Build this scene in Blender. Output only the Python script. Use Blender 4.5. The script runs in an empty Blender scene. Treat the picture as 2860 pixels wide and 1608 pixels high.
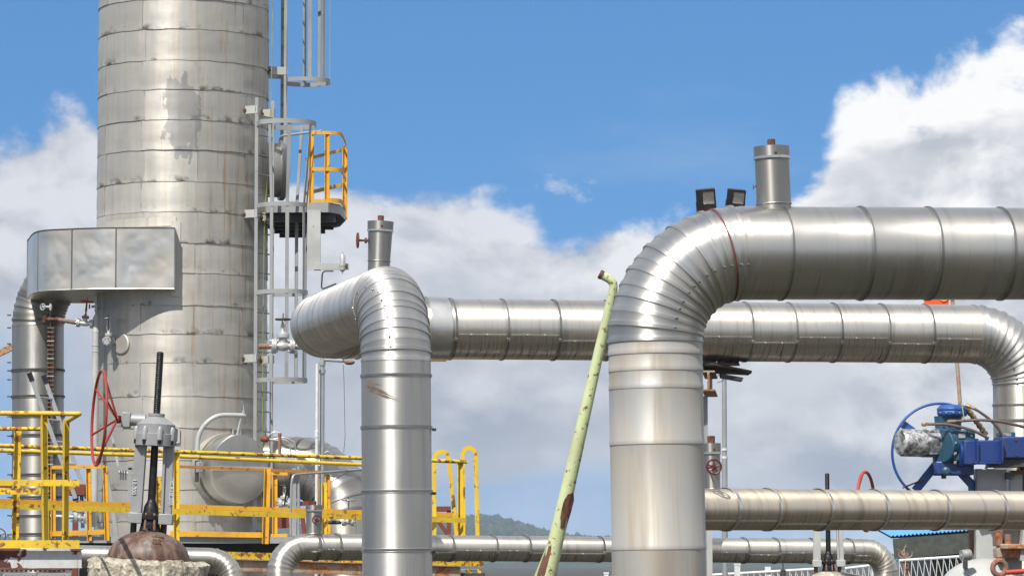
import bpy, bmesh, math, random
from mathutils import Vector, Matrix, noise as mnoise
random.seed(7)
rad = math.radians
scene = bpy.context.scene
C = scene.collection
V = Vector

# ------------------------------------------------------------------ camera
F, CX, CY, HY = 10000.0, 1430.0, 804.0, 1570.0
PITCH = math.atan((HY - CY) / F)
CAM = V((0, 0, 1.8))
cam = bpy.data.cameras.new('camera'); camo = bpy.data.objects.new('camera', cam); C.objects.link(camo)
cam.sensor_width = 36.0; cam.sensor_fit = 'HORIZONTAL'; cam.lens = 36.0 * F / 2860.0
cam.clip_start = 0.5; cam.clip_end = 30000
camo.location = CAM; camo.rotation_euler = (math.pi / 2 + PITCH, 0, 0)
cam.dof.use_dof = True; cam.dof.focus_distance = 48; cam.dof.aperture_fstop = 9.0
scene.camera = camo

# ------------------------------------------------------------------ sun and sky
SUN_EL, SUN_AZ = rad(53), rad(180 + 25)      # azimuth from +Y towards +X: behind the camera, a little left
sdir = V((math.sin(SUN_AZ) * math.cos(SUN_EL), math.cos(SUN_AZ) * math.cos(SUN_EL), math.sin(SUN_EL)))
sl = bpy.data.lights.new('sun', 'SUN'); sl.energy = 5.0; sl.angle = rad(0.53); sl.color = (1.0, 0.955, 0.88)
so = bpy.data.objects.new('sun', sl); C.objects.link(so)
so.rotation_euler = sdir.to_track_quat('Z', 'Y').to_euler()
scene.view_settings.view_transform = 'Standard'; scene.view_settings.look = 'None'
scene.view_settings.gamma = 1; scene.view_settings.use_curve_mapping = False
scene.view_settings.exposure = 0.27

def sky_world():
    w = bpy.data.worlds.new('World'); scene.world = w; w.use_nodes = True
    nt = w.node_tree; nt.nodes.clear(); N = nt.nodes.new; L = nt.links.new
    def math_(op, a, b=None, c=None, clamp=False):
        n = N('ShaderNodeMath'); n.operation = op; n.use_clamp = clamp
        for i, x in enumerate((a, b, c)):
            if x is None: continue
            if isinstance(x, (int, float)): n.inputs[i].default_value = x
            else: L(x, n.inputs[i])
        return n.outputs[0]
    def ramp(x, a, b, lo=0., hi=1., smooth=True):
        n = N('ShaderNodeMapRange'); n.interpolation_type = 'SMOOTHSTEP' if smooth else 'LINEAR'
        n.inputs[1].default_value = a; n.inputs[2].default_value = b; n.inputs[3].default_value = lo; n.inputs[4].default_value = hi
        L(x, n.inputs[0]); return n.outputs[0]
    def mix(f, a, b):
        n = N('ShaderNodeMix'); n.data_type = 'RGBA'
        if isinstance(f, (int, float)): n.inputs[0].default_value = f
        else: L(f, n.inputs[0])
        for i, x in ((6, a), (7, b)):
            if isinstance(x, tuple): n.inputs[i].default_value = (*x, 1)
            else: L(x, n.inputs[i])
        return n.outputs[2]
    tc = N('ShaderNodeTexCoord'); sep = N('ShaderNodeSeparateXYZ'); L(tc.outputs['Generated'], sep.inputs[0])
    X, Y, Z = sep.outputs
    # clear air: the sky as it looks higher up, so that it stays deep blue near the horizon
    z2 = math_('ADD', math_('MULTIPLY', math_('MAXIMUM', Z, 0.0), 0.9), 0.24)
    cb = N('ShaderNodeCombineXYZ'); L(X, cb.inputs[0]); L(Y, cb.inputs[1]); L(z2, cb.inputs[2])
    nm = N('ShaderNodeVectorMath'); nm.operation = 'NORMALIZE'; L(cb.outputs[0], nm.inputs[0])
    sky = N('ShaderNodeTexSky'); sky.sky_type = 'NISHITA'; sky.sun_disc = False
    sky.sun_elevation = SUN_EL; sky.sun_rotation = SUN_AZ; sky.altitude = 300; sky.air_density = 1.1; sky.dust_density = 0.15; sky.ozone_density = 2.6
    L(nm.outputs[0], sky.inputs['Vector'])
    hs = N('ShaderNodeHueSaturation'); hs.inputs['Saturation'].default_value = 1.26; hs.inputs['Value'].default_value = SKYV
    L(sky.outputs[0], hs.inputs['Color'])
    blue = hs.outputs[0]
    # cumulus: cloud tops follow a skyline over the bearing, broken up by fractal noise
    sx = ramp(X, -0.16, 0.16, 0, 1, False)
    fc = N('ShaderNodeFloatCurve'); L(sx, fc.inputs[1])
    cv = fc.mapping.curves[0]
    pts = []
    for px, py in ((0, 430), (110, 385), (215, 345), (330, 400), (600, 470), (900, 490), (965, 500), (1080, 540), (1190, 528), (1300, 530), (1400, 540), (1500, 556), (1570, 582), (1690, 575), (1760, 600), (1850, 640), (1990, 655), (2120, 640),
                   (2210, 540), (2262, 470), (2310, 380), (2345, 300), (2420, 225), (2560, 200), (2640, 175), (2690, 150), (2780, 140), (2860, 160)):
        pts.append((0.5 + (px - CX) / F / 0.32, (HY - py) / F / 0.2))
    while len(cv.points) < len(pts) + 2: cv.points.new(0.5, 0.5)
    allp = [(0.0, pts[0][1] - .1)] + pts + [(1.0, pts[-1][1] - .08)]
    for p, (a, b) in zip(cv.points, allp): p.location = (min(max(a, 0), 1), b); p.handle_type = 'AUTO'
    fc.mapping.update()
    top = math_('MULTIPLY', fc.outputs[0], 0.2)
    def noise(scale, det, rough, off=(0, 0, 0), dist=0.0, zs=1.5):
        mp = N('ShaderNodeMapping'); mp.inputs['Location'].default_value = off; mp.inputs['Scale'].default_value = (1, 1, zs)
        L(tc.outputs['Generated'], mp.inputs[0])
        n = N('ShaderNodeTexNoise'); n.inputs['Scale'].default_value = scale; n.inputs['Detail'].default_value = det; n.inputs['Roughness'].default_value = rough
        n.inputs['Distortion'].default_value = dist
        L(mp.outputs[0], n.inputs['Vector']); return n.outputs[0]
    n1 = noise(27, 10, 0.58, dist=.2); n1s = noise(27, 5, 0.5, (0.005, 0, -0.0075 * 1.5), dist=.25)
    n2 = noise(15, 7, 0.5, (1.3, 0, 4.1), zs=2.4); n3 = noise(9, 6, 0.5, (5.3, 0, 1.1), zs=3.0)
    depth = math_('SUBTRACT', top, Z)                                   # how far below the cloud top
    d = math_('ADD', depth, math_('MULTIPLY', math_('SUBTRACT', n1, 0.5), 0.058))
    edge = ramp(d, -0.002, 0.0085)
    thin = ramp(math_('ADD', n2, math_('MULTIPLY', depth, -0.5)), 0.10, 0.27)    # lower down the cover opens a little
    low = ramp(math_('ADD', math_('ADD', Z, math_('MULTIPLY', math_('SUBTRACT', n3, 0.5), 0.035)), ramp(X, 0.02, 0.07, 0, 0.011)), 0.012, 0.030)
    low = math_('MAXIMUM', low, ramp(X, -0.10, -0.04, 0.0, 0.55))
    wl = ramp(X, -0.150, -0.112)                                        # opening on the far left below the bank
    lowl = ramp(Z, 0.03, 0.078)
    gap = math_('MAXIMUM', wl, lowl)
    low2 = ramp(math_('ADD', math_('MULTIPLY', Z, -1), math_('MULTIPLY', n1, 0.03)), -0.002, 0.012)  # small far clouds at the horizon
    cover = math_('MULTIPLY', edge, math_('MULTIPLY', math_('MULTIPLY', low, thin), math_('ADD', math_('MULTIPLY', gap, .8), .2)), clamp=True)
    cover = math_('MAXIMUM', cover, math_('MULTIPLY', low2, ramp(n2, 0.42, 0.62)))
    # broken cumulus over the rest of the sky
    hi = math_('MULTIPLY', ramp(noise(2.6, 8, 0.55, (3.7, 1.9, 0.3), zs=1.2), 0.40, 0.50), ramp(math_('ADD', Z, math_('MULTIPLY', Y, -0.10)), 0.06, 0.16))
    cover = math_('MAXIMUM', cover, hi)
    for bx_, bz_, rr_, am_ in ((0.0150, 0.1045, 0.0060, 0.5),):      # stray puffs above the bank
        ex = math_('SUBTRACT', X, bx_); ez = math_('SUBTRACT', Z, bz_)
        rq = math_('SQRT', math_('ADD', math_('MULTIPLY', ex, ex), math_('MULTIPLY', math_('MULTIPLY', ez, ez), 1.0 if am_ > .5 else 6.0)))
        bl = ramp(math_('ADD', math_('DIVIDE', rq, rr_), math_('MULTIPLY', math_('SUBTRACT', noise(150, 6, 0.6), 0.5), 5.5)), -0.3, 1.3, am_, 0.0)
        cover = math_('MAXIMUM', cover, math_('MULTIPLY', bl, ramp(Y, 0.0, 0.2)))
    # sunlit side minus shaded side, and greyer bases
    lit = math_('MULTIPLY', math_('SUBTRACT', n1, n1s), 5.0)
    base = ramp(math_('ADD', depth, math_('MULTIPLY', math_('SUBTRACT', n2, 0.5), 0.085)), -0.004, 0.068)
    right = ramp(X, 0.07, 0.135)
    base = math_('MULTIPLY', base, math_('SUBTRACT', 1.0, math_('MULTIPLY', right, 0.45)))
    grey = math_('SUBTRACT', base, math_('MULTIPLY', lit, math_('SUBTRACT', 1.0, math_('MULTIPLY', base, 0.62))), clamp=True)
    grey = math_('MULTIPLY', grey, ramp(n2, 0.25, 0.7, 1.0, 0.55))
    grey = math_('MAXIMUM', grey, math_('MULTIPLY', hi, 0.15))
    warm = mix(ramp(X, -0.02, 0.10), CLOUD_SOFT, CLOUD_LIT)
    ccol = mix(grey, warm, CLOUD_SHADE)
    col = mix(math_('MULTIPLY', cover, 0.97), blue, ccol)
    # thin high veil
    veil = ramp(noise(7, 5, 0.6, (2.2, 3.1, 0.4), zs=4.), 0.58, 0.85, 0, 0.12)
    col = mix(veil, col, (7.0, 7.1, 7.4))
    bg = N('ShaderNodeBackground'); bg.inputs[1].default_value = 0.1; L(col, bg.inputs[0])
    out = N('ShaderNodeOutputWorld'); L(bg.outputs[0], out.inputs[0])
SKYV = 1.24
CLOUD_SOFT = (6.3, 6.4, 6.8)
CLOUD_LIT, CLOUD_SHADE = (8.5, 8.45, 8.4), (3.2, 3.5, 4.15)
sky_world()

# ------------------------------------------------------------------ measuring
_cp, _sp = math.cos(PITCH), math.sin(PITCH)
def P(px, py, Y):
    """point on the view ray of photograph pixel (px,py) at the distance Y along +Y"""
    u = (px - CX) / F; v = (CY - py) / F
    d = V((u, _cp - v * _sp, _sp + v * _cp))
    return CAM + d * (Y / d.y)
def proj(p):
    d = p - CAM; f = d.y * _cp + d.z * _sp; u = -d.y * _sp + d.z * _cp
    return CX + F * d.x / f, CY - F * u / f
def S(px, Y): return px * Y / F
def crop(x0, y0, s): return lambda cx, cy, Y: P(x0 + cx / s, y0 + cy / s, Y)
cA = crop(0, 550, 2.682); cB = crop(0, 1030, 2.505); cC = crop(600, 0, 2.195); cD = crop(640, 560, 2.195); cE = crop(640, 1140, 3.093)
cF = crop(820, 560, 2.681); cG = crop(1640, 360, 2.682); cH = crop(2200, 540, 2.586); cI = crop(1900, 950, 2.2); cJ = crop(2400, 1080, 2.743)
cK = crop(1440, 740, 1.667); cL = crop(1160, 1240, 3.067); cN = crop(0, 1130, 3.028); cO = crop(300, 1130, 3.028); cQ = crop(600, 1200, 3.55)
cR = crop(2440, 1100, 4.826); cT = crop(2240, 1300, 4.155); cU = crop(1680, 960, 4.26); cV = crop(680, 320, 3.81); cW = crop(0, 800, 3.62)

# ------------------------------------------------------------------ mesh helpers
def perp(a):
    a = a.normalized(); b = V((0, 0, 1)) if abs(a.z) < 0.9 else V((1, 0, 0))
    s = b.cross(a).normalized(); return s, a.cross(s).normalized()
ORG = {}
class MB:
    def __init__(s): s.v = []; s.f = []; s.fl = {}; s.ax = V((0, 0, 1))
    def grid(s, rows, closed=False, flow=None):
        n = len(rows[0]); b = len(s.v)
        for i, r in enumerate(rows):
            for j, p in enumerate(r):
                if flow: s.fl[len(s.v)] = flow(i, j)
                s.v.append(V(p))
        m = n if closed else n - 1
        for i in range(len(rows) - 1):
            for j in range(m):
                k = (j + 1) % n
                s.f.append((b + i * n + j, b + i * n + k, b + (i + 1) * n + k, b + (i + 1) * n + j))
        return b
    def fan(s, ring):
        b = len(s.v); s.v += [V(p) for p in ring]; s.f.append(tuple(range(b, b + len(ring))))
    def tube(s, pts, r, n=10, caps=True, closed=False):
        pts = [V(p) for p in pts]; m = len(pts); rs = r if isinstance(r, (list, tuple)) else [r] * m
        tan = []
        for i in range(m):
            a = pts[i - 1] if (i > 0 or closed) else pts[i]; c = pts[(i + 1) % m] if (i < m - 1 or closed) else pts[i]
            tan.append((c - a).normalized())
        u, w = perp(tan[0]); rows = []
        for i in range(m):
            if i:
                q = tan[i - 1].rotation_difference(tan[i]); u = q @ u; w = q @ w
            rows.append([pts[i] + (u * math.cos(k * 2 * math.pi / n) + w * math.sin(k * 2 * math.pi / n)) * rs[i] for k in range(n)])
        if closed: rows.append(rows[0])
        s.grid(rows, True)
        if caps and not closed: s.fan(rows[0][::-1]); s.fan(rows[-1])
        return s
    def lathe(s, p, ax, prof, n=24, caps=True):
        p = V(p); ax = V(ax).normalized(); u, w = perp(ax)
        rows = [[p + ax * t + (u * math.cos(k * 2 * math.pi / n) + w * math.sin(k * 2 * math.pi / n)) * max(r, 1e-4) for k in range(n)] for t, r in prof]
        s.grid(rows, True)
        if caps: s.fan(rows[0][::-1]); s.fan(rows[-1])
        return s
    def cyl(s, a, b, r, n=16): return s.lathe(a, V(b) - V(a), [(0, r), ((V(b) - V(a)).length, r)], n)
    def box(s, c, sx, sy, sz, M=None):
        b = len(s.v); c = V(c)
        for z in (-.5, .5):
            for x, y in ((-.5, -.5), (.5, -.5), (.5, .5), (-.5, .5)):
                p = V((x * sx, y * sy, z * sz)); s.v.append(c + (M @ p if M else p))
        for q in ((3, 2, 1, 0), (4, 5, 6, 7), (0, 1, 5, 4), (1, 2, 6, 5), (2, 3, 7, 6), (3, 0, 4, 7)): s.f.append(tuple(b + i for i in q))
        return s
    def ext(s, poly, a, b, up=(0, 0, 1)):
        """extrude a 2D outline (side, up) from a to b"""
        a, b = V(a), V(b); d = (b - a).normalized(); up = V(up); up = (up - d * up.dot(d)).normalized(); sd = d.cross(up)
        ra = [a + sd * x + up * y for x, y in poly]; rb = [b + sd * x + up * y for x, y in poly]
        s.grid([ra, rb], True); s.fan(ra[::-1]); s.fan(rb); return s
    def beam(s, a, b, w, h, up=(0, 0, 1)):
        return s.ext([(-w / 2, -h / 2), (w / 2, -h / 2), (w / 2, h / 2), (-w / 2, h / 2)], a, b, up)
    def torus(s, c, ax, R, r, n=40, m=8, a0=0, a1=2 * math.pi, e=None):
        u, w = e if e else perp(V(ax)); full = abs(a1 - a0 - 2 * math.pi) < 1e-6; k = n if full else n + 1
        return s.tube([V(c) + (u * math.cos(a0 + (a1 - a0) * i / n) + w * math.sin(a0 + (a1 - a0) * i / n)) * R for i in range(k)], r, m, closed=full)
    def ball(s, c, r, n=12, m=8, sc=(1, 1, 1)):
        rows = [[V(c) + V((math.sin(math.pi * i / m) * math.cos(2 * math.pi * j / n) * sc[0], math.sin(math.pi * i / m) * math.sin(2 * math.pi * j / n) * sc[1], math.cos(math.pi * i / m) * sc[2])) * r for j in range(n)] for i in range(m + 1)]
        s.grid(rows[::-1], True); return s
    def hexa(s, p, ax, r, h): return s.lathe(p, ax, [(0, r), (h, r)], 6)
    def sheet(s, poly, n, t):
        """flat plate: polygon of points, thickness t along n"""
        n = V(n).normalized() * t; a = [V(p) for p in poly]; b = [p + n for p in a]
        s.grid([a, b], True); s.fan(a[::-1]); s.fan(b); return s
    def build(s, name, mat, parent=None, local=False, sharp=32, bevel=0):
        me = bpy.data.meshes.new(name)
        o0 = V((0, 0, 0)) if (local or parent is None) else ORG[parent.name]
        vs = [p - o0 for p in s.v]
        me.from_pydata([tuple(p) for p in vs], [], s.f); me.update()
        bm = bmesh.new(); bm.from_mesh(me); bmesh.ops.recalc_face_normals(bm, faces=bm.faces); bm.to_mesh(me); bm.free()
        at = me.attributes.new('flow', 'FLOAT_VECTOR', 'POINT')
        fl = []
        for i, p in enumerate(vs): fl += list(s.fl.get(i, p))
        at.data.foreach_set('vector', fl)
        a2 = me.attributes.new('axis', 'FLOAT_VECTOR', 'POINT'); a2.data.foreach_set('vector', list(s.ax) * len(vs))
        me.polygons.foreach_set('use_smooth', [True] * len(me.polygons)); me.set_sharp_from_angle(angle=rad(sharp))
        me.materials.append(MAT[mat])
        o = bpy.data.objects.new(name, me); C.objects.link(o)
        if parent: o.parent = parent; ORG[o.name] = ORG[parent.name]
        if bevel:
            md = o.modifiers.new('bevel', 'BEVEL'); md.width = bevel; md.segments = 2; md.limit_method = 'ANGLE'; md.angle_limit = rad(40)
        return o
def tag(o, label, cat=None, group=None, kind=None):
    if label: o['label'] = label
    if cat: o['category'] = cat
    if group: o['group'] = group
    if kind: o['kind'] = kind
    return o
def thing(name, label, cat, loc, group=None, rot=None):
    o = bpy.data.objects.new(name, None); C.objects.link(o); o.location = loc; o.empty_display_size = 0.2
    if rot: o.rotation_euler = rot
    ORG[o.name] = V(loc); return tag(o, label, cat, group)
def struct(name, mb, mat):
    o = mb.build(name, mat); o['kind'] = 'structure'; return o
def arc(c, u, w, R, a0, a1, n=8): return [V(c) + (V(u) * math.cos(a0 + (a1 - a0) * i / n) + V(w) * math.sin(a0 + (a1 - a0) * i / n)) * R for i in range(n + 1)]
def rounded(pts, r, n=6):
    """polyline with its inner corners rounded"""
    pts = [V(p) for p in pts]; out = [pts[0]]
    for i in range(1, len(pts) - 1):
        a, b, c = pts[i - 1], pts[i], pts[i + 1]; d0 = (a - b).normalized(); d1 = (c - b).normalized()
        q = min(r, (a - b).length * .49, (c - b).length * .49); p0 = b + d0 * q; p1 = b + d1 * q
        for k in range(n + 1):
            t = k / n; out.append(p0 * (1 - t) ** 2 + b * 2 * t * (1 - t) + p1 * t * t)
    out.append(pts[-1]); return out

# ------------------------------------------------------------------ materials
MAT = {}
class NT:
    def __init__(s, name):
        m = bpy.data.materials.new(name); m.use_nodes = True; MAT[name] = m; s.t = m.node_tree; s.t.nodes.clear()
        s.out = s.n('ShaderNodeOutputMaterial'); s.b = s.n('ShaderNodeBsdfPrincipled'); s.l(s.b.outputs[0], s.out.inputs[0])
    def n(s, t): return s.t.nodes.new(t)
    def l(s, a, b): s.t.links.new(a, b)
    def set(s, k, x):
        i = s.b.inputs[k]
        if hasattr(x, 'links'): s.l(x, i)
        else: i.default_value = (*x, 1) if isinstance(x, tuple) else x
    def flow(s): a = s.n('ShaderNodeAttribute'); a.attribute_name = 'flow'; return a.outputs['Vector']
    def vec(s, src, sc=(1, 1, 1), loc=(0, 0, 0)):
        m = s.n('ShaderNodeMapping'); m.inputs['Scale'].default_value = sc; m.inputs['Location'].default_value = loc; s.l(src, m.inputs[0]); return m.outputs[0]
    def noise(s, v, scale=5., det=4., rough=.55, dist=0.):
        n = s.n('ShaderNodeTexNoise'); n.inputs['Scale'].default_value = scale; n.inputs['Detail'].default_value = det; n.inputs['Roughness'].default_value = rough; n.inputs['Distortion'].default_value = dist
        s.l(v, n.inputs['Vector']); return n.outputs[0]
    def vor(s, v, scale): n = s.n('ShaderNodeTexVoronoi'); n.inputs['Scale'].default_value = scale; s.l(v, n.inputs['Vector']); return n.outputs[0]
    def map(s, x, a, b, lo=0., hi=1.):
        n = s.n('ShaderNodeMapRange'); n.interpolation_type = 'SMOOTHSTEP'
        for i, q in ((1, a), (2, b), (3, lo), (4, hi)): n.inputs[i].default_value = q
        s.l(x, n.inputs[0]); return n.outputs[0]
    def m(s, op, a, b=None, clamp=False):
        n = s.n('ShaderNodeMath'); n.operation = op; n.use_clamp = clamp
        for i, x in enumerate((a, b)):
            if x is None: continue
            if isinstance(x, (int, float)): n.inputs[i].default_value = x
            else: s.l(x, n.inputs[i])
        return n.outputs[0]
    def mix(s, f, a, b, mode='MIX'):
        n = s.n('ShaderNodeMix'); n.data_type = 'RGBA'; n.blend_type = mode
        if isinstance(f, (int, float)): n.inputs[0].default_value = f
        else: s.l(f, n.inputs[0])
        for i, x in ((6, a), (7, b)):
            if isinstance(x, tuple): n.inputs[i].default_value = (*x, 1)
            else: s.l(x, n.inputs[i])
        return n.outputs[2]
    def bump(s, h, st, dist=.01):
        n = s.n('ShaderNodeBump'); n.inputs['Strength'].default_value = st; n.inputs['Distance'].default_value = dist; s.l(h, n.inputs['Height']); s.set('Normal', n.outputs[0])
    def rnd(s): return s.n('ShaderNodeObjectInfo').outputs['Random']
    def obj(s): return s.n('ShaderNodeTexCoord').outputs['Object']
    def xyz(s, v): n = s.n('ShaderNodeSeparateXYZ'); s.l(v, n.inputs[0]); return n.outputs

def clad(name, base, tint, dirt, metal=.9, r0=.42, r1=.52, stain=.3, streak=.5, sc=(30, 2.), dent=.12, dentsc=2.2, var=.14, aniso=.78):
    """metal jacketing: flow.x runs across the drips, flow.y along them, flow.z is the height on the section"""
    t = NT(name); fl = t.flow(); hz = t.xyz(fl)[2]
    rv = t.n('ShaderNodeCombineXYZ'); t.l(t.m('MULTIPLY', t.rnd(), 37.), rv.inputs[0]); t.l(t.m('MULTIPLY', t.rnd(), 91.), rv.inputs[1])
    ad = t.n('ShaderNodeVectorMath'); ad.operation = 'MULTIPLY_ADD'; t.l(fl, ad.inputs[0]); ad.inputs[1].default_value = (1, 1, 0); t.l(rv.outputs[0], ad.inputs[2]); v = ad.outputs[0]
    big = t.noise(v, 1.7, 3, .55); st = t.noise(t.vec(v, (sc[0], sc[1], 1)), 1., 3, .55, .4); soft = t.noise(t.vec(v, (sc[0] * .3, sc[1] * .35, 1), (4, 8, 0)), 1., 2, .5)
    c = t.mix(t.map(big, .3, .7), base, tint)
    k = t.m('ADD', t.m('MULTIPLY', t.rnd(), var), 1 - var / 2)
    hv = t.n('ShaderNodeHueSaturation'); t.l(k, hv.inputs['Value']); t.l(c, hv.inputs['Color']); c = hv.outputs[0]
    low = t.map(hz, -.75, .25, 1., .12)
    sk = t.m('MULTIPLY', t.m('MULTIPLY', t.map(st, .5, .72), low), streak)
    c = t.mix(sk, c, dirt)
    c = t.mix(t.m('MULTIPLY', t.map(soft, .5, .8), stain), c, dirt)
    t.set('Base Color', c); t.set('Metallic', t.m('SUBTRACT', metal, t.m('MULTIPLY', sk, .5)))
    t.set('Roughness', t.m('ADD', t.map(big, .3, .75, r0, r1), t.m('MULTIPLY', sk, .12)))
    t.set('Anisotropic', aniso); at = t.n('ShaderNodeAttribute'); at.attribute_name = 'axis'; t.l(at.outputs['Vector'], t.b.inputs['Tangent'])
    t.bump(t.noise(v, dentsc, 1., .4), dent, .03)
    return t
def paint(name, col, under, rust=(.09, .035, .018), chip=.3, rough=.45, csc=9., dirt=.25, metal=0., bumpy=.3, bsc=30.):
    t = NT(name); v = t.obj()
    big = t.noise(v, 2.2, 6, .6); ch = t.noise(v, csc, 8, .68)
    c = t.mix(t.map(big, .3, .75), col, tuple(x * .72 for x in col))
    c = t.mix(t.m('MULTIPLY', t.map(t.noise(t.vec(v, (6, 6, 1)), 3, 5, .6), .5, .75), dirt), c, under)
    k = t.map(ch, .74 - chip * .5, .76 - chip * .5)
    rc = t.mix(t.map(t.noise(v, 25, 5), .35, .7), rust, tuple(min(1, x * 2.4) for x in rust))
    c = t.mix(k, c, rc); t.set('Base Color', c); t.set('Metallic', metal)
    t.set('Roughness', t.m('ADD', t.m('MULTIPLY', k, .4), t.map(big, .3, .7, rough - .07, rough + .1)))
    t.bump(t.m('ADD', t.m('MULTIPLY', k, -.6), t.m('MULTIPLY', t.noise(v, bsc, 4), .5)), bumpy, .006)
    return t
def plain(name, col, rough=.5, metal=0., var=.25, sc=8., bumpy=.1):
    t = NT(name); v = t.obj(); n = t.noise(v, sc, 6, .6)
    t.set('Base Color', t.mix(t.map(n, .3, .7), tuple(x * (1 - var) for x in col), tuple(min(1, x * (1 + var)) for x in col)))
    t.set('Metallic', metal); t.set('Roughness', t.map(n, .3, .7, rough - .08, rough + .1)); t.bump(n, bumpy, .01); return t

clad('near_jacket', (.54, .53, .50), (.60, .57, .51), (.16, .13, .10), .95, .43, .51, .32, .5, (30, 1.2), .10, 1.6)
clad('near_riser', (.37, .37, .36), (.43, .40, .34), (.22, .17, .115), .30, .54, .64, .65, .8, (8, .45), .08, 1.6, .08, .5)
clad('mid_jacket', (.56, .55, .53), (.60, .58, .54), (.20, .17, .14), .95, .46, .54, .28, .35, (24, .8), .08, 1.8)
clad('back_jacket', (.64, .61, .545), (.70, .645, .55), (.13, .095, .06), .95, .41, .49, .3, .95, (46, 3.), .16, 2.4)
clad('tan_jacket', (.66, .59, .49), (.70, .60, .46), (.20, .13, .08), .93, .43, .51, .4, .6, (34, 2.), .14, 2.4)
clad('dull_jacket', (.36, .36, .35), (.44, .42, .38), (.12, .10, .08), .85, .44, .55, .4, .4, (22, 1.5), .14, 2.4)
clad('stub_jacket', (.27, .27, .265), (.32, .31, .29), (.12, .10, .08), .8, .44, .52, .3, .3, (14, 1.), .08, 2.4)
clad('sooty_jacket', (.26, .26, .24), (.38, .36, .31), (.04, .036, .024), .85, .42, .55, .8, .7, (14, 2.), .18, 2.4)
plain('band', (.26, .255, .245), .36, .85, .15, 2., 0.)
plain('band_bright', (.62, .61, .58), .33, .95, .08, 1.5, 0.)
plain('polished', (.66, .68, .72), .2, 1., .03, .5, 0.)
plain('steel_dark', (.06, .055, .05), .6, .3)
plain('seal_red', (.14, .03, .02), .7)
# tower sheeting: flow = (arc metres, height, height above the sheet's lower lap)
def tower_mat():
    t = NT('tower_sheet'); fl = t.flow(); x, z, e = t.xyz(fl)
    two = t.n('ShaderNodeCombineXYZ'); t.l(x, two.inputs[0]); t.l(z, two.inputs[1]); p = two.outputs[0]
    big = t.noise(t.vec(p, (1.3, .8, 1)), 1.5, 6, .6); streak = t.noise(t.vec(p, (9, .55, 1)), 1.4, 5, .6)
    c = t.mix(t.map(streak, .35, .7), (.43, .42, .39), (.49, .455, .39))
    k = t.m('ADD', t.m('MULTIPLY', t.rnd(), .16), .92)
    hv = t.n('ShaderNodeHueSaturation'); t.l(k, hv.inputs['Value']); t.l(c, hv.inputs['Color']); c = hv.outputs[0]
    c = t.mix(t.m('MULTIPLY', t.map(big, .45, .75), .5), c, (.34, .33, .30))
    # rust-coloured runs, painted stronger rightwards to deepen the tower's shaded right side
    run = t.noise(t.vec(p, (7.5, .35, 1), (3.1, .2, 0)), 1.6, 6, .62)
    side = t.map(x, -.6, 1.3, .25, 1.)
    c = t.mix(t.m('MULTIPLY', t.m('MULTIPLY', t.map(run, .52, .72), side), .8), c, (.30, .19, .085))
    # dark smudges sitting on the laps
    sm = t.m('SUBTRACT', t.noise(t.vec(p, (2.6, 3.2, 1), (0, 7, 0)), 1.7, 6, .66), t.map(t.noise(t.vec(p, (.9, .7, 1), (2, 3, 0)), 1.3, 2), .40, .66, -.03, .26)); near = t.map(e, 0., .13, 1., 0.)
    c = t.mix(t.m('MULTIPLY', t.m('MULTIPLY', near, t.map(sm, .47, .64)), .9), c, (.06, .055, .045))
    # the large grey water mark on the front
    dx = t.m('DIVIDE', t.m('SUBTRACT', x, TX), .30); dz = t.m('DIVIDE', t.m('SUBTRACT', z, TZ), .66)
    dd = t.m('ADD', t.m('ADD', t.m('MULTIPLY', dx, dx), t.m('MULTIPLY', dz, dz)), t.m('MULTIPLY', t.m('SUBTRACT', t.noise(t.vec(p, (2.4, 1.1, 1)), 2.4, 6, .6), .5), 3.4))
    c = t.mix(t.m('MULTIPLY', t.map(dd, .85, .93, 1, 0), .62), c, (.20, .20, .205))
    t.set('Base Color', c); t.set('Metallic', .5); t.set('Roughness', t.map(t.noise(t.vec(p, (5, .8, 1)), 1.3, 3), .3, .7, .46, .58)); t.set('Anisotropic', .62); at = t.n('ShaderNodeAttribute'); at.attribute_name = 'axis'; t.l(at.outputs['Vector'], t.b.inputs['Tangent'])
    t.bump(t.noise(t.vec(p, (1.4, 2.2, 1)), 1.7, 1.5), .2, .05)
TX, TZ = .10, 8.5
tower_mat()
clad('duct_sheet', (.60, .585, .54), (.66, .61, .52), (.15, .13, .10), .85, .30, .40, .15, .25, (3.5, 3.), .2, 3.5, .06, .3)
paint('yellow', (.74, .50, .025), (.40, .24, .04), (.16, .07, .025), .31, .52, 10, .55, bumpy=.5)
paint('yellow_worn', (.76, .51, .02), (.40, .22, .03), (.15, .06, .02), .44, .5, 15, .4, bumpy=.8, bsc=22)
paint('yellow_rail', (.78, .53, .02), (.30, .16, .03), (.12, .05, .02), .42, .5, 13, .5, bumpy=.7)
paint('orange', (.74, .38, .018), (.45, .19, .02), (.16, .06, .02), .26, .5, 9, .4)
paint('orange_shaded', (.42, .17, .03), (.3, .1, .03), (.12, .04, .02), .3, .5, 7, .3)  # orange with the top rail's underside shadow put into the colour
paint('grey_steel', (.33, .34, .335), (.30, .27, .22), (.17, .08, .04), .16, .45, 6, .25, .1)
paint('grey_light', (.46, .465, .45), (.34, .31, .26), (.17, .08, .04), .12, .42, 7, .3)
paint('valve_grey', (.33, .335, .34), (.24, .21, .18), (.20, .09, .045), .14, .46, 6, .3, .15, bumpy=.35)
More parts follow.
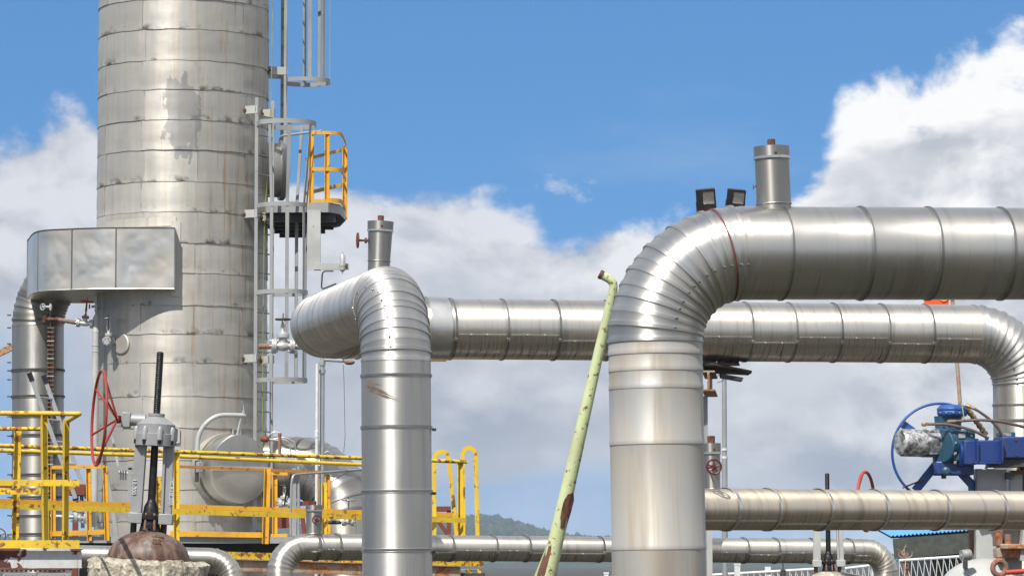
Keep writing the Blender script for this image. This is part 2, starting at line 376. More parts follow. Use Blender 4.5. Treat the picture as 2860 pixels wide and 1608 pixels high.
def flake_mat():
    t = NT('flake'); v = t.vec(t.obj(), (1, 1, 1), (5.3, 2.2, 1.7)); n = t.noise(v, 1.9, 6, .55); e = t.noise(v, 14, 5, .6)
    k = t.map(t.m('ADD', n, t.m('MULTIPLY', t.m('SUBTRACT', e, .5), .10)), .50, .515)
    c = t.mix(t.map(e, .4, .8, 0, .5), (.50, .515, .52), (.34, .32, .29)); c = t.mix(t.map(t.noise(t.vec(v, (7, 7, .6)), 2, 4), .58, .75, 0, .8), c, (.28, .17, .08))
    r = t.mix(t.map(t.noise(v, 5, 4), .35, .65), (.05, .016, .012), (.15, .04, .022)); t.set('Base Color', t.mix(k, c, r)); t.set('Roughness', t.map(k, 0, 1, .5, .75)); t.bump(t.m('ADD', t.m('MULTIPLY', k, -.8), t.m('MULTIPLY', e, .3)), .6, .008)
flake_mat()
paint('rust_beam', (.36, .29, .22), (.50, .42, .34), (.22, .10, .045), .5, .7, 3.2, .6)
paint('red_wheel', (.34, .035, .025), (.2, .03, .02), (.12, .03, .02), .12, .42, 9, .25)
paint('red_dark', (.10, .012, .014), (.06, .01, .01), (.05, .02, .015), .25, .45, 12, .3)
paint('red_bright', (.46, .055, .03), (.4, .05, .03), (.14, .04, .02), .12, .42, 9, .2)
paint('red_oxide', (.17, .04, .022), (.14, .04, .03), (.13, .035, .02), .3, .6, 5, .4)
paint('rust_dark', (.05, .034, .027), (.08, .05, .035), (.03, .02, .016), .3, .75, 9, .5)
paint('rust', (.13, .055, .032), (.22, .10, .05), (.07, .028, .018), .45, .75, 9, .5, bumpy=.6)
paint('rust_pale', (.22, .15, .11), (.17, .10, .065), (.16, .06, .03), .45, .7, 12, .5)
paint('pale_green', (.50, .56, .30), (.38, .36, .17), (.11, .05, .025), .31, .5, 16, .3, bumpy=.4)
paint('blue', (.014, .048, .21), (.045, .05, .075), (.06, .05, .05), .2, .42, 8, .8)
paint('blue_teal', (.022, .075, .125), (.02, .03, .045), (.05, .05, .05), .14, .42, 5, .5)
paint('blue_wheel', (.02, .085, .30), (.012, .04, .14), (.04, .04, .06), .08, .4, 6, .3)
paint('galvanised', (.42, .435, .44), (.40, .40, .39), (.2, .12, .07), .1, .42, 9, .3, .45)
paint('silver_valve', (.52, .52, .51), (.28, .26, .23), (.18, .09, .05), .2, .4, 9, .4, .35)
plain('grease', (.012, .010, .010), .38, .2, .4, 30, .5)
plain('white_paint', (.60, .61, .60), .45, 0, .1)
plain('cable_brown', (.10, .07, .06), .5, 0, .2)
plain('cable_green', (.24, .27, .06), .5)
plain('black_box', (.012, .012, .013), .4)
plain('brass', (.30, .22, .12), .4, .6)
plain('sign_orange', (.72, .09, .012), .4, 0, .08)
plain('sign_dot', (.85, .22, .05), .4, 0, .08)
plain('shed_wall', (.10, .115, .09), .6)
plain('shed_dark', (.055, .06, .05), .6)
plain('roof_blue', (.10, .34, .78), .4, 0, .1)
plain('stain', (.20, .145, .10), .6, .4)
def misc_mats():
    t = NT('dome_rust'); v = t.obj(); n = t.noise(t.vec(v, (5, 5, .9)), 2.2, 6, .6)
    c = t.mix(t.map(n, .4, .62), (.075, .034, .024), (.17, .11, .08)); c = t.mix(t.map(t.noise(t.vec(v, (3, 3, .6)), 3, 5), .58, .72), c, (.19, .18, .175))
    t.set('Base Color', c); t.set('Roughness', .5); t.bump(n, .2, .01)
    t = NT('plaster'); v = t.obj(); n = t.noise(v, 9, 8, .7); c = t.mix(t.map(n, .3, .72), (.20, .17, .12), (.56, .52, .42)); t.set('Base Color', c); t.set('Roughness', .9)
    t.bump(t.m('ADD', n, t.m('MULTIPLY', t.vor(v, 26), .5)), .9, .03)
    t = NT('flaking_alloy'); v = t.obj(); n = t.noise(v, 11, 8, .7, .4); c = t.mix(t.map(n, .38, .66), (.10, .10, .105), (.72, .72, .72)); t.set('Base Color', c); t.set('Metallic', .5); t.set('Roughness', t.map(n, .3, .7, .6, .32)); t.bump(n, .7, .012)
    t = NT('lamp_glass'); t.set('Base Color', (.9, .88, .8)); t.set('Roughness', .04); t.set('Transmission Weight', .9); t.set('IOR', 1.3)
    t = NT('lamp_amber'); v = t.obj(); t.set('Base Color', (.40, .21, .03)); t.set('Metallic', .6); t.set('Roughness', .25)
    t = NT('lamp_silver'); t.set('Base Color', (.22, .24, .22)); t.set('Metallic', .85); t.set('Roughness', .25)
    t = NT('ground'); v = t.obj(); n = t.noise(v, .7, 8, .65); n2 = t.noise(v, 14, 5, .6); c = t.mix(t.map(n, .35, .65), (.032, .030, .022), (.055, .050, .036)); c = t.mix(t.map(n2, .4, .7, 0, .5), c, (.035, .032, .027))
    c = t.mix(t.map(t.noise(v, .05, 5), .48, .6), c, (.036, .036, .022)); t.set('Base Color', c); t.set('Roughness', .95); t.bump(n2, .5, .03)
    t = NT('forest'); v = t.obj(); n = t.noise(v, .02, 5); c = t.mix(t.map(t.noise(v, .35, 5), .3, .7), (.010, .020, .012), (.030, .046, .020)); c = t.mix(t.map(n, .45, .7), c, (.045, .055, .026)); t.set('Base Color', c); t.set('Roughness', .9)
misc_mats()

# ------------------------------------------------------------------ the setting
g = MB(); g.grid([[(-9000, -9000, 0), (9000, -9000, 0)], [(-9000, 9000, 0), (9000, 9000, 0)]]); struct('ground', g, 'ground')

def ridge(px):
    pts = [(-2500, 1560), (-900, 1530), (200, 1500), (800, 1470), (1180, 1452), (1340, 1446), (1370, 1447), (1430, 1462), (1490, 1480), (1530, 1490), (1600, 1500), (1700, 1506), (1900, 1520), (2100, 1532), (2300, 1545), (2500, 1560), (2700, 1566), (3600, 1560), (6000, 1540)]
    for (a, b), (c, d) in zip(pts, pts[1:]):
        if a <= px <= c:
            t = (px - a) / (c - a); return b + (d - b) * t
    return 1570
def hills():
    YD = 2400.0
    def crest(px): return 1.8 + (HY - ridge(px)) * YD / F
    xs = [-2500 + i * 60 for i in range(142)]
    rows = []
    for k, (y, f) in enumerate(((1500, 0), (1750, .28), (2050, .62), (2250, .86), (2400, 1.), (2600, .9), (3200, .2))):
        row = []
        for px in xs:
            z = max(crest(px) - 3.0, 0.5) * f; q = V((px * .004, y * .002, 0))
            z *= 1 + .22 * mnoise.noise(q) * (0 if f == 1. else 1)
            row.append(V(((px - CX) / F * YD, y, max(z, -.5) if k else -.5)))
        rows.append(row)
    m = MB(); m.grid(rows); struct('hills', m, 'forest')
    # tree crowns over the slope: one far wood
    rng = random.Random(3); f = MB()
    ico = [(0, 0, 1)] + [(.9 * math.cos(k * 1.2566), .9 * math.sin(k * 1.2566), .42) for k in range(5)] + [(math.cos(k * 1.2566 + .6), math.sin(k * 1.2566 + .6), -.35) for k in range(5)]
    icf = [(0, 1 + k, 1 + (k + 1) % 5) for k in range(5)] + [(1 + k, 6 + k, 1 + (k + 1) % 5) for k in range(5)] + [(1 + (k + 1) % 5, 6 + k, 6 + (k + 1) % 5) for k in range(5)]
    for i in range(15000):
        px = rng.uniform(-300, 3200) if i % 4 else rng.uniform(1150, 1800)
        y = 2405 - abs(rng.gauss(0, 1)) * 260 if i % 3 else rng.uniform(2390, 2420)
        t = min(max((y - 1500) / 900, 0), 1); yy = y
        prof = [(1500, 0), (1750, .28), (2050, .62), (2250, .86), (2400, 1.), (2600, .9)]
        fz = 0
        for (a, b), (c, d) in zip(prof, prof[1:]):
            if a <= y <= c: fz = b + (d - b) * (y - a) / (c - a)
        if y < 1520: continue
        h0 = max(crest(px) - 3.0, .5) * fz; x = (px - CX) / F * YD
        q = V((px * .004, y * .002, 0)); h0 *= 1 + .22 * mnoise.noise(q) * (0 if y > 2385 else 1)
        s = rng.uniform(1.3, 3.4) * (1.25 if rng.random() < .06 else 1); b = len(f.v); sx = rng.uniform(.8, 1.3); sz = rng.uniform(.7, 1.35); a0 = rng.random() * 6
        ca, sa = math.cos(a0), math.sin(a0)
        for vx, vy, vz in ico:
            j = rng.uniform(.8, 1.2); f.v.append(V((x + (vx * ca - vy * sa) * s * sx * j, yy + (vx * sa + vy * ca) * s * j, h0 + (vz * sz + .35) * s * j)))
        f.f += [tuple(b + k for k in q) for q in icf]
    o = f.build('forest', 'forest', sharp=80); tag(o, 'dark wooded hillside far behind the pipes', 'forest', kind='stuff')
hills()

# ------------------------------------------------------------------ clad pipes
def legs_of(pts, bend):
    pts = [V(p) for p in pts]; out = []; a = pts[0]
    bend = bend if isinstance(bend, (list, tuple)) else [bend] * (len(pts) - 2)
    for i in range(1, len(pts) - 1):
        p = pts[i]; d0 = (p - pts[i - 1]).normalized(); d1 = (pts[i + 1] - p).normalized(); th = d0.angle(d1); q = bend[i - 1] * math.tan(th / 2)
        e = p - d0 * q; out.append(('s', a, e)); nrm = (d1 - d0 * d1.dot(d0)).normalized(); c = e + nrm * bend[i - 1]
        out.append(('a', c, -nrm, d0, bend[i - 1], th)); a = p + d1 * q
    out.append(('s', a, pts[-1])); return out
def frame(t):
    t = t.normalized(); u = V((0, 1, 0)) - t * t.y
    if u.length < .25: u = V((1, 0, 0)) - t * t.x
    u.normalize(); return u, t.cross(u)
def ringp(c, t, r, n, u=None):
    if u is None: u, w = frame(t)
    else: u = (u - t * u.dot(t)).normalized(); w = t.cross(u)
    return [c + (u * math.cos(2 * math.pi * k / n) + w * math.sin(2 * math.pi * k / n)) * r for k in range(n + 1)]
def cutlist(a, b, spec):
    L = (b - a).length
    if spec is None: return [0, L]
    if isinstance(spec, (int, float)):
        k = max(1, round(L / spec)); return [L * i / k for i in range(k + 1)]
    A, B = proj(a), proj(b); ax = 0 if abs(A[0] - B[0]) > abs(A[1] - B[1]) else 1; out = []
    smp = [proj(a + (b - a) * (i / 400))[ax] for i in range(401)]
    for s in spec:
        i = min(range(401), key=lambda q: abs(smp[q] - s)); out.append(L * i / 400)
    return sorted([0] + [x for x in out if .01 * L < x < .99 * L] + [L])
def clad_pipe(root, pts, r, bend, cuts, gores, mat, n=48, band='band', bandw=.03, bead=.008, gbead=.007, seam=None, screws=True, gband=False, gmat=None, rnd=1, buckle=None, legband=None, legmat=None, legbead=None, noseam=()):
    rng = random.Random(rnd); legs = legs_of(pts, bend); s0 = 0; si = 0; gi = 0; core = []
    for lg in legs:
        if lg[0] == 's':
            a, b = lg[1], lg[2]; core += [a, b]; L = (b - a).length; t = (b - a).normalized()
            lm = legmat[si] if legmat else mat; bd = legbead[si] if legbead else bead
            lb = band if legband is None else legband[si]
            if L > .02:
                cl = cutlist(a, b, cuts[si]); u, w = frame(t)
                for i in range(len(cl) - 1):
                    x0, x1 = cl[i], cl[i + 1]; j = rng.uniform(-.0015, .0015); rows = []; ts = []
                    prof = [(x0 - .02, r + bd + j), (x0 + .015, r + bd + j), (x0 + .02, r + j), (x1, r + j)]
                    if i == 0: prof = [(x0, r + j), (x1, r + j)]
                    for x, q in prof: rows.append(ringp(a + t * x, t, q, n)); ts.append(x)
                    m = MB(); m.ax = t; vt = abs(t.z) > .7; m.grid(rows, flow=(lambda ii, jj: (jj * 2 * math.pi * r / n, s0 + ts[ii], -.3)) if vt else (lambda ii, jj: (s0 + ts[ii], jj * 2 * math.pi * r / n, (rows[ii][jj].z - (a + t * ts[ii]).z) / r))); m.build('jacket_section', lm, root, sharp=50)
                    if i and lb:
                        bw = bandw * rng.uniform(.8, 1.2); m = MB(); m.lathe(a + t * (x0 - bw * .3), t, [(0, r + bd + .002), (0, r + bd + .006), (bw, r + bd + .006), (bw, r + bd + .001)], n, caps=False); m.build('band', lb, root)
                        if buckle and abs(t.z) < .7:
                            an = rad(buckle[0]); dn = (-u) * math.cos(an) + V((0, 0, -1)) * math.sin(an); m = MB(); m.beam(a + t * (x0 - .0) + dn * (r + bd), a + t * (x0 + .0) + dn * (r + bd + .03), .035, .03); m.build('buckle', 'band_bright', root)
                    if seam is not None and abs(t.z) < .7 and si not in noseam:
                        an = rad(seam + (8 if (i % 3) == 0 else -3)); dn = ((-u) * math.cos(an) - (V((0, 0, 1)) if abs(t.z) < .7 else V((1, 0, 0))) * math.sin(an)).normalized()
                        p0 = a + t * (x0 + .03) + dn * (r + .002); p1 = a + t * (x1 - .02) + dn * (r + .002)
                        m = MB(); m.beam(p0, p1, .016, .014, dn); m.build('lap_seam', 'band_bright', root)
                        if screws:
                            for k in (1, 2):
                                m = MB(); m.lathe(p0 + (p1 - p0) * (k / 3 + rng.uniform(-.08, .08)), dn, [(0, .014), (.014, .012), (.018, .005)], 8); m.build('screw', 'band_bright', root)
            s0 += L; si += 1
        else:
            _, c, e, d0, R, th = lg; k = gores[gi]; ax = e.cross(d0).normalized()
            def at(q): return c + (e * math.cos(q) + d0 * math.sin(q)) * R, (-e * math.sin(q) + d0 * math.cos(q))
            gq = [0] + [th * (i + rng.uniform(-.16, .16)) / k for i in range(1, k)] + [th]; tlt = [0] + [rng.uniform(-.025, .025) for i in range(1, k)] + [0]
            for i in range(k):
                q0, q1 = gq[i], gq[i + 1]; pa, ta = at(q0); pb, tb = at(q1); ta = (ta + ax * tlt[i]).normalized(); tb = (tb + ax * tlt[i + 1]).normalized(); j = rng.uniform(-.002, .002)
                A = ringp(pa, ta, r + j, n, ax); B = ringp(pb, tb, r + j, n, ax); rows = []; Lg = R * (q1 - q0)
                def sc(ring, cen, dr): return [cen + (p - cen) * (1 + dr / r) for p in ring]
                A2 = sc(A, pa, gbead * (1 if i % 2 else .45)); lerp = lambda f, dr: [x * (1 - f) + y * f + (x - pa).normalized() * dr for x, y in zip(A, B)]
                f1 = min(.3, .022 / Lg); rows = [sc(A, pa, -.002), A2, lerp(f1, gbead * (1 if i % 2 else .45)), lerp(f1 * 1.4, 0), lerp(.5, -.006 * r), lerp(.82, -.002 * r), sc(B, pb, .006 * r)]
                ff = [0, 0, f1, f1 * 1.4, .5, .82, 1]
                m = MB(); m.ax = (pb - pa).normalized(); m.grid(rows, flow=lambda ii, jj: (s0 + ff[ii] * Lg, jj * 2 * math.pi * r / n, (rows[ii][jj].z - pa.z) / r)); m.build('elbow_gore', gmat or mat, root, sharp=28)
                if i and r > .3:
                    sd_ = V((0, -1, 0)) - ta * (-ta.y); sd_ = (sd_ - (pa - c).normalized() * .35).normalized(); q_ = pa + sd_ * (r + gbead * .5); m = MB(); m.lathe(q_ + ta * .02, sd_, [(0, .013), (.012, .011), (.016, .004)], 7); m.build('screw', 'band', root)
                if gband and i:
                    m = MB(); R2 = [sc(ringp(pa - ta * .008, ta, r, n, ax), pa, gbead + .004), sc(ringp(pa + ta * .012, ta, r, n, ax), pa, gbead + .004)]; m.grid(R2); m.build('band', band, root)
                core.append(pa)
            s0 += R * th; gi += 1
    # closed ends
    m = MB(); a, b = V(pts[0]), V(pts[-1]); m.lathe(a, legs[0][2] - legs[0][1], [(.002, r * .99), (.006, r * .99)], n); m.build('end_cap', mat, root)
    m = MB(); m.lathe(b, legs[-1][2] - legs[-1][1], [(-.006, r * .99), (-.002, r * .99)], n); m.build('end_cap', mat, root)
# ------------------------------------------------------------------ tower
TC = P(507, 1000, 55.0); TC.z = 0; TR = 1.31
def tz(py, Y=53.7): return P(507, py, Y).z
def tpt(az, rho, z): a = rad(az); return V((TC.x + math.sin(a) * rho, TC.y - math.cos(a) * rho, z))
def tr(az): a = rad(az); return V((math.sin(a), -math.cos(a), 0))
def tt(az): a = rad(az); return V((math.cos(a), math.sin(a), 0))
def tower():
    root = thing('tower', 'tall round tower clad in weathered grey metal sheets', 'tower', TC)
    m = MB(); m.lathe(V((TC.x, TC.y, 0)), (0, 0, 1), [(0, TR - .03), (13.0, TR - .03), (13.5, TR * .8), (13.75, TR * .3), (13.8, .01)], 64); m.build('shell', 'dull_jacket', root)
    ys = [1608 + 92 * i for i in range(3, 0, -1)] + [1608, 1545, 1455, 1366, 1284, 1194, 1106, 1012, 932, 852, 762, 678, 591, 506.6, 418, 334.5, 249.5, 168, 81, -3, -88, -172, -258, -345, -430]
    zs = [0.02] + [tz(y) for y in ys if tz(y) > .1]; rng = random.Random(11)
    for i in range(len(zs) - 1):
        z0, z1 = zs[i], zs[i + 1]; off = -21 if i % 2 else 13; k = 10
        for q in range(k):
            a0 = off + q * 36 + rng.uniform(-1.2, 1.2) * 0; a1 = a0 + 36.25; j = rng.uniform(-.004, .004); tl = rng.uniform(-.004, .004); bl = rng.uniform(.0, .006)
            mid = (a0 + 18 + 180) % 360 - 180; nn = 9 if abs(mid) < 115 else 5
            hs = [(0, -.008), (0, .009), (.03, .008), (.10, .003), (.35, .004 + bl), (.7, .002 + bl), (1, -.002)]; rows = []; zz = []
            for h, dr in hs:
                z = z0 + (z1 + .01 - z0) * h if h >= .3 or h == 0 else z0 + h
                row = []
                for c in range(nn + 1):
                    az = a0 + (a1 - a0) * c / nn; sag = .0035 * math.sin(az * .37 + i * 2.1) + .003 * math.sin(az * 1.3 + i)
                    row.append(tpt(az, TR + dr + j + tl * (c / nn - .5), z + (sag if h < .05 else 0)))
                rows.append(row); zz.append(z)
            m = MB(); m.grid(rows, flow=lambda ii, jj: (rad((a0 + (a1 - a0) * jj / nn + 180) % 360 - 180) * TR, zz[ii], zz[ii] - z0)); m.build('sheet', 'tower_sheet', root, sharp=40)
            if abs(mid) < 100 and rng.random() < .6:
                m = MB(); m.beam(tpt(a0, TR + .003, z0 + .03), tpt(a0, TR + .003, z1 - .01), .009, .006, tr(a0)); m.build('lap_seam', 'dull_jacket', root)
    # two blank data plates either side of the manhole
    for az, y in ((1, 1217), (44, 1217)):
        z = tz(y, 53.9); s = .115; e = tr(az); t = tt(az); c = tpt(az, TR + .03, z)
        m = MB()
        for a, b in (((-1, -1), (1, -1)), ((1, -1), (1, 1)), ((1, 1), (-1, 1)), ((-1, 1), (-1, -1))):
            m.beam(c + t * a[0] * s * .62 + V((0, 0, a[1] * s)) * .9, c + t * b[0] * s * .62 + V((0, 0, b[1] * s)) * .9, .02, .02, e)
        fr = m.build('plate_frame', 'grey_light', root); m = MB(); m.box(c - e * .008, s * 1.15, .012, s * 1.7, Matrix.Rotation(rad(az), 3, 'Z')); m.build('data_plate', 'valve_grey', root)
    # round pad where the small nozzle enters
    az = -38; z = tz(960, 54); m = MB(); m.lathe(tpt(az, TR - .02, z), tr(az), [(0, .16), (.04, .16), (.05, .145)], 24); m.build('nozzle_pad', 'tower_sheet', root)
    # side manway seen edge on
    az = 100; z = tz(475, 55.2); m = MB(); m.lathe(tpt(az, TR - .1, z), tr(az), [(0, .42), (.28, .42), (.28, .47), (.34, .47), (.36, .46), (.40, .40), (.43, .25), (.44, .01)], 32); m.build('side_manway', 'dull_jacket', root)
    # flashing frame where the duct meets the tower
    m = MB()
    for (a0, y0, a1, y1) in ((1, 618, 1, 828), (-60, 622, 1, 618)):
        z0 = tz(y0); z1 = tz(y1); n = 10
        pts = [tpt(a0 + (a1 - a0) * k / n, TR + .016, z0 + (z1 - z0) * k / n) for k in range(n + 1)]
        for p, q in zip(pts, pts[1:]): m.beam(p, q, .14, .006, tr((a0 + a1) / 2))
    m.build('flashing', 'tower_sheet', root)
tower()

def manhole():
    az = 36; z = tz(1310, 53.9); c = tpt(az, TR, z); e = tr(az); t = tt(az); Z = V((0, 0, 1)); r = .50
    root = thing('manhole_cover', 'round domed manhole cover with split insulation jacket on the tower foot', 'manhole cover', c - Z * .5)
    m = MB(); m.lathe(c - e * .08, e, [(0, r + .05), (.16, r + .04), (.16, r), (.42, r - .005)], 48, caps=False); m.build('neck', 'tower_sheet', root)
    for s, nm, mt in ((1, 'upper_cover', 'dull_jacket'), (-1, 'lower_cover', 'duct_sheet')):
        rows = []
        for k, (tq, q) in enumerate(((.16, r + .014), (.40, r + .012), (.42, r), (.455, r * .82), (.475, r * .5), (.485, .005))):
            rows.append([c + e * tq + (t * math.cos(math.pi * a / 20) + Z * s * math.sin(math.pi * a / 20)) * q * (1. if s > 0 else 1.03) for a in range(21)])
        m = MB(); m.grid(rows); m.build(nm, mt, root)
    m = MB(); m.beam(c + e * .47 - t * r * 1.05, c + e * .47 + t * r * 1.05, .05, .06); m.build('joint_strip', 'grey_light', root)
    pts = rounded([c + e * .2 - t * .62 + Z * .12, c + e * .2 - t * .60 + Z * .55, c + e * .34 - t * .40 + Z * .80, c + e * .42 + t * .08 + Z * .80], .22, 8)
    m = MB(); m.tube(pts, .035, 12); d = m.build('davit_arm', 'grey_light', root)
    m = MB(); m.cyl(c + e * .42 + t * .02 + Z * .8, c + e * .36 - t * .02 + Z * .48, .018, 8); m.build('hanger', 'grey_light', root)
    m = MB(); m.lathe(c + e * .42 + t * .06 + Z * .82, Z, [(0, .03), (.05, .03), (.05, .012), (.13, .012)], 8); m.build('eye_bolt', 'grey_steel', root)
    m = MB(); m.box(c + e * .22 - t * .6 + Z * .02, .09, .12, .16, Matrix.Rotation(rad(az), 3, 'Z')); m.build('hinge', 'valve_grey', root, bevel=.01)
    m = MB(); m.cyl(c + e * .2 - t * .62 - Z * .2, c + e * .2 - t * .62 + Z * .16, .03, 10); m.build('hinge_pin', 'steel_dark', root)
manhole()

def duct():
    zt, zb = 6.80, 5.885
    pl = [(488, 53.50), (324, 53.46), (201, 53.66), (106, 54.08), (77, 55.55)]
    pts = [P(px, 700, Y) for px, Y in pl]; pts = [V((p.x, p.y, 0)) for p in pts]
    back = [V((pts[-1].x + .05, 56.5, 0)), V((TC.x - .2, 56.5, 0)), V((TC.x + .02, TC.y - TR + .03, 0))]
    root = thing('inlet_duct', 'dented boxy sheet metal inlet duct wrapped around the tower side', 'duct', V((pts[1].x, pts[1].y, zb)))
    Zt, Zb = V((0, 0, zt)), V((0, 0, zb)); ext = [pts[0] * 2 - pts[1]] + pts + [pts[-1] * 2 - pts[-2]]
    def cr(i, f):
        p0, p1, p2, p3 = ext[i], ext[i + 1], ext[i + 2], ext[i + 3]
        return (p1 * 2 + (p2 - p0) * f + (p0 * 2 - p1 * 5 + p2 * 4 - p3) * f * f + (p1 * 3 - p0 - p2 * 3 + p3) * f ** 3) * .5
    ring = [cr(i, k / 24) for i in range(4) for k in range(24)] + [pts[-1]] + back
    panels = [ring[i * 24:i * 24 + 25] for i in range(4)] + [[ring[96 + i], ring[(97 + i) % len(ring)]] for i in range(len(back) + 1)]
    s = 0
    for i, pl_ in enumerate(panels):
        if len(pl_) == 2: pl_ = [pl_[0] + (pl_[1] - pl_[0]) * (k / 24) for k in range(25)]
        a, b = pl_[0], pl_[-1]; L = sum((q - p).length for p, q in zip(pl_, pl_[1:])); rows = []; mth = 28; n = 24
        for r_ in range(mth + 1):
            z = zb + (zt - zb) * r_ / mth; row = []
            for c_ in range(n + 1):
                f = c_ / n; k = min(1, min(f, 1 - f, r_ / mth, 1 - r_ / mth) * 5)
                d = (pl_[min(c_ + 1, n)] - pl_[max(c_ - 1, 0)]).normalized(); nrm = V((d.y, -d.x, 0))
                w = .014 * k * mnoise.noise(V((s + f * L, z, 0)) * 2.2) + .020 * k * (.25 - abs(mnoise.noise(V((s + f * L, z * .8, 5)) * 3.2))) + .006 * k * (.2 - abs(mnoise.noise(V((s + f * L, z, 9)) * 9.)))
                p = pl_[c_] + nrm * w; row.append(V((p.x, p.y, z)))
            rows.append(row)
        m = MB(); m.grid(rows, flow=lambda ii, jj: (s + L * jj / n, ii * .032, 0)); m.build('side_panel' if i < 4 else 'back_panel', 'duct_sheet', root, sharp=60); s += L
        d = (b - a).normalized(); nrm = V((d.y, -d.x, 0))
        if i < 5:
            m = MB(); m.beam(a + Zb, a + Zt, .018, .018, nrm); m.build('corner_strip', 'band', root)
            if 0 < i < 4:
                for k in range(5):
                    q = a + Zb + V((0, 0, (zt - zb) * (.12 + .19 * k))); m = MB(); m.lathe(q + nrm * .008, nrm, [(0, .012), (.012, .01), (.014, .004)], 6); m.build('rivet', 'band', root)
        if i < 4:
            for Zq, nm in ((Zt, 'top_edge'), (Zb, 'bottom_edge')):
                m = MB(); m.tube([q + Zq for q in pl_], .011, 6); m.build(nm, 'steel_dark' if nm == 'top_edge' else 'band_bright', root)
    m = MB(); m.fan([p + Zb for p in ring]); m.build('bottom_panel', 'duct_sheet', root)
    m = MB(); m.fan([p + Zt for p in ring]); m.build('top_panel', 'duct_sheet', root)
duct()

# ------------------------------------------------------------------ the large pipes
def rootat(name, label, cat, p, group=None): return thing(name, label, cat, V((p.x, p.y, 0)), group)
def near_pipe():
    a = P(1842, 1608, 28); a.z = 0.05; a.x += .02; b = P(1826, 706, 28); c = P(2960, 709, 28.76)
    root = rootat('steam_pipe', 'thickest metal clad pipe, its elbow bending over below the two floodlights', 'pipe', a)
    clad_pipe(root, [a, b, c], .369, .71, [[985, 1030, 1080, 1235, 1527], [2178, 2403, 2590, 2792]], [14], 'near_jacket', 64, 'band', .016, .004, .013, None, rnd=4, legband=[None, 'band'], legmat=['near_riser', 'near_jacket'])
    # longitudinal laps on the elbow throat side
    lg = legs_of([a, b, c], .71)[1]; _, cc, e, d0, R, th = lg; m = MB(); ax = e.cross(d0).normalized()
    for i in range(1, 14):
        q = th * (i + .1) / 14; q2 = th * (i + .9) / 14
        ph = rad(18); o = [cc + (e * math.cos(x) + d0 * math.sin(x)) * (R - (.369 + .004) * math.sin(ph)) + (V((0, -1, 0))) * (.369 + .004) * math.cos(ph) for x in (q, q2)]
        m = MB(); m.beam(o[0], o[1], .02, .01, (0, -1, 0)); m.build('lap_seam', 'band_bright', root)
    pa = cc + (e * math.cos(th * 12 / 14) + d0 * math.sin(th * 12 / 14)) * R; ta = -e * math.sin(th * 12 / 14) + d0 * math.cos(th * 12 / 14)
    m = MB(); m.lathe(pa - ta * .012, ta, [(0, .374), (0, .379), (.012, .379), (.012, .374)], 64, caps=False); m.build('sealant_ring', 'seal_red', root)
    return root
near_pipe()
def mid_pipe():
    a = P(1113, 1608, 38.5); a.z = .05; b = P(1105, 830, 38.5); c = P(880, 915, 44.0); d = P(2853, 934, 46.4); e = V((d.x, d.y, .05))
    root = rootat('steam_pipe', 'silver pipe loop with scuffed riser, turning back to run behind the thickest pipe', 'pipe', a)
    clad_pipe(root, [a, b, c, d, e], .376, [.70, .62, .68],
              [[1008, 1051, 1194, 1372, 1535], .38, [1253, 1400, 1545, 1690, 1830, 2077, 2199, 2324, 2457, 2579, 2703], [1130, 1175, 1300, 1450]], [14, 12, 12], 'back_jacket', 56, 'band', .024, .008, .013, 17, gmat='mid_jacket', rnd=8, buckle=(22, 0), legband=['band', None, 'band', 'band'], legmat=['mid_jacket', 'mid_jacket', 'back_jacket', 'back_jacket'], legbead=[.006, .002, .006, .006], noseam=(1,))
    d0 = (d - c).normalized(); p0 = P(1187, 915, 44.35); p0 = c + d0 * (p0 - c).dot(d0)
    m = MB(); m.lathe(p0, d0, [(0, .37), (0, .405), (.26, .405), (.26, .37)], 56, caps=False); m.build('polished_collar', 'band_bright', root)
    for k in range(9):
        an = rad(-70 + 18 * k); m = MB(); q = p0 + d0 * -.01 + V((0, -math.cos(an), math.sin(an))) * .40; m.ball(q, .022, 8, 6); m.build('bolt', 'galvanised', root)
    rng = random.Random(5)
    for i, (y0, t0, t1, dz) in enumerate(((1066, -52, -22, -.04), (1074, -60, -8, -.10), (1080, -56, 4, -.13), (1090, -50, -2, -.12), (1096, -40, 8, -.10))):   # scuff marks on the riser
        z0 = P(1107, y0, 38.2).z; cx = P(1107, y0, 38.5).x; rows = []
        for k in range(11):
            f = k / 10; th = rad(t0 + (t1 - t0) * f); w = (.014 if i < 3 else .009) * math.sin(math.pi * min(1, f * 1.1 + .08)) * rng.uniform(.6, 1.2) + .001; z = z0 + dz * (f ** 1.4)
            rows.append([V((cx + math.sin(th) * .379, 38.5 - math.cos(th) * .379, z + s_ * w)) for s_ in (-1, 1)])
        m = MB(); m.grid(rows); m.build('scuff', 'stain', root)
    for y in (1194, 1372, 1535):
        q = P(1207, y + 5, 38.5); m = MB(); m.beam(q, q + V((.045, 0, 0)), .03, .03); m.build('band_latch', 'steel_dark', root)
mid_pipe()
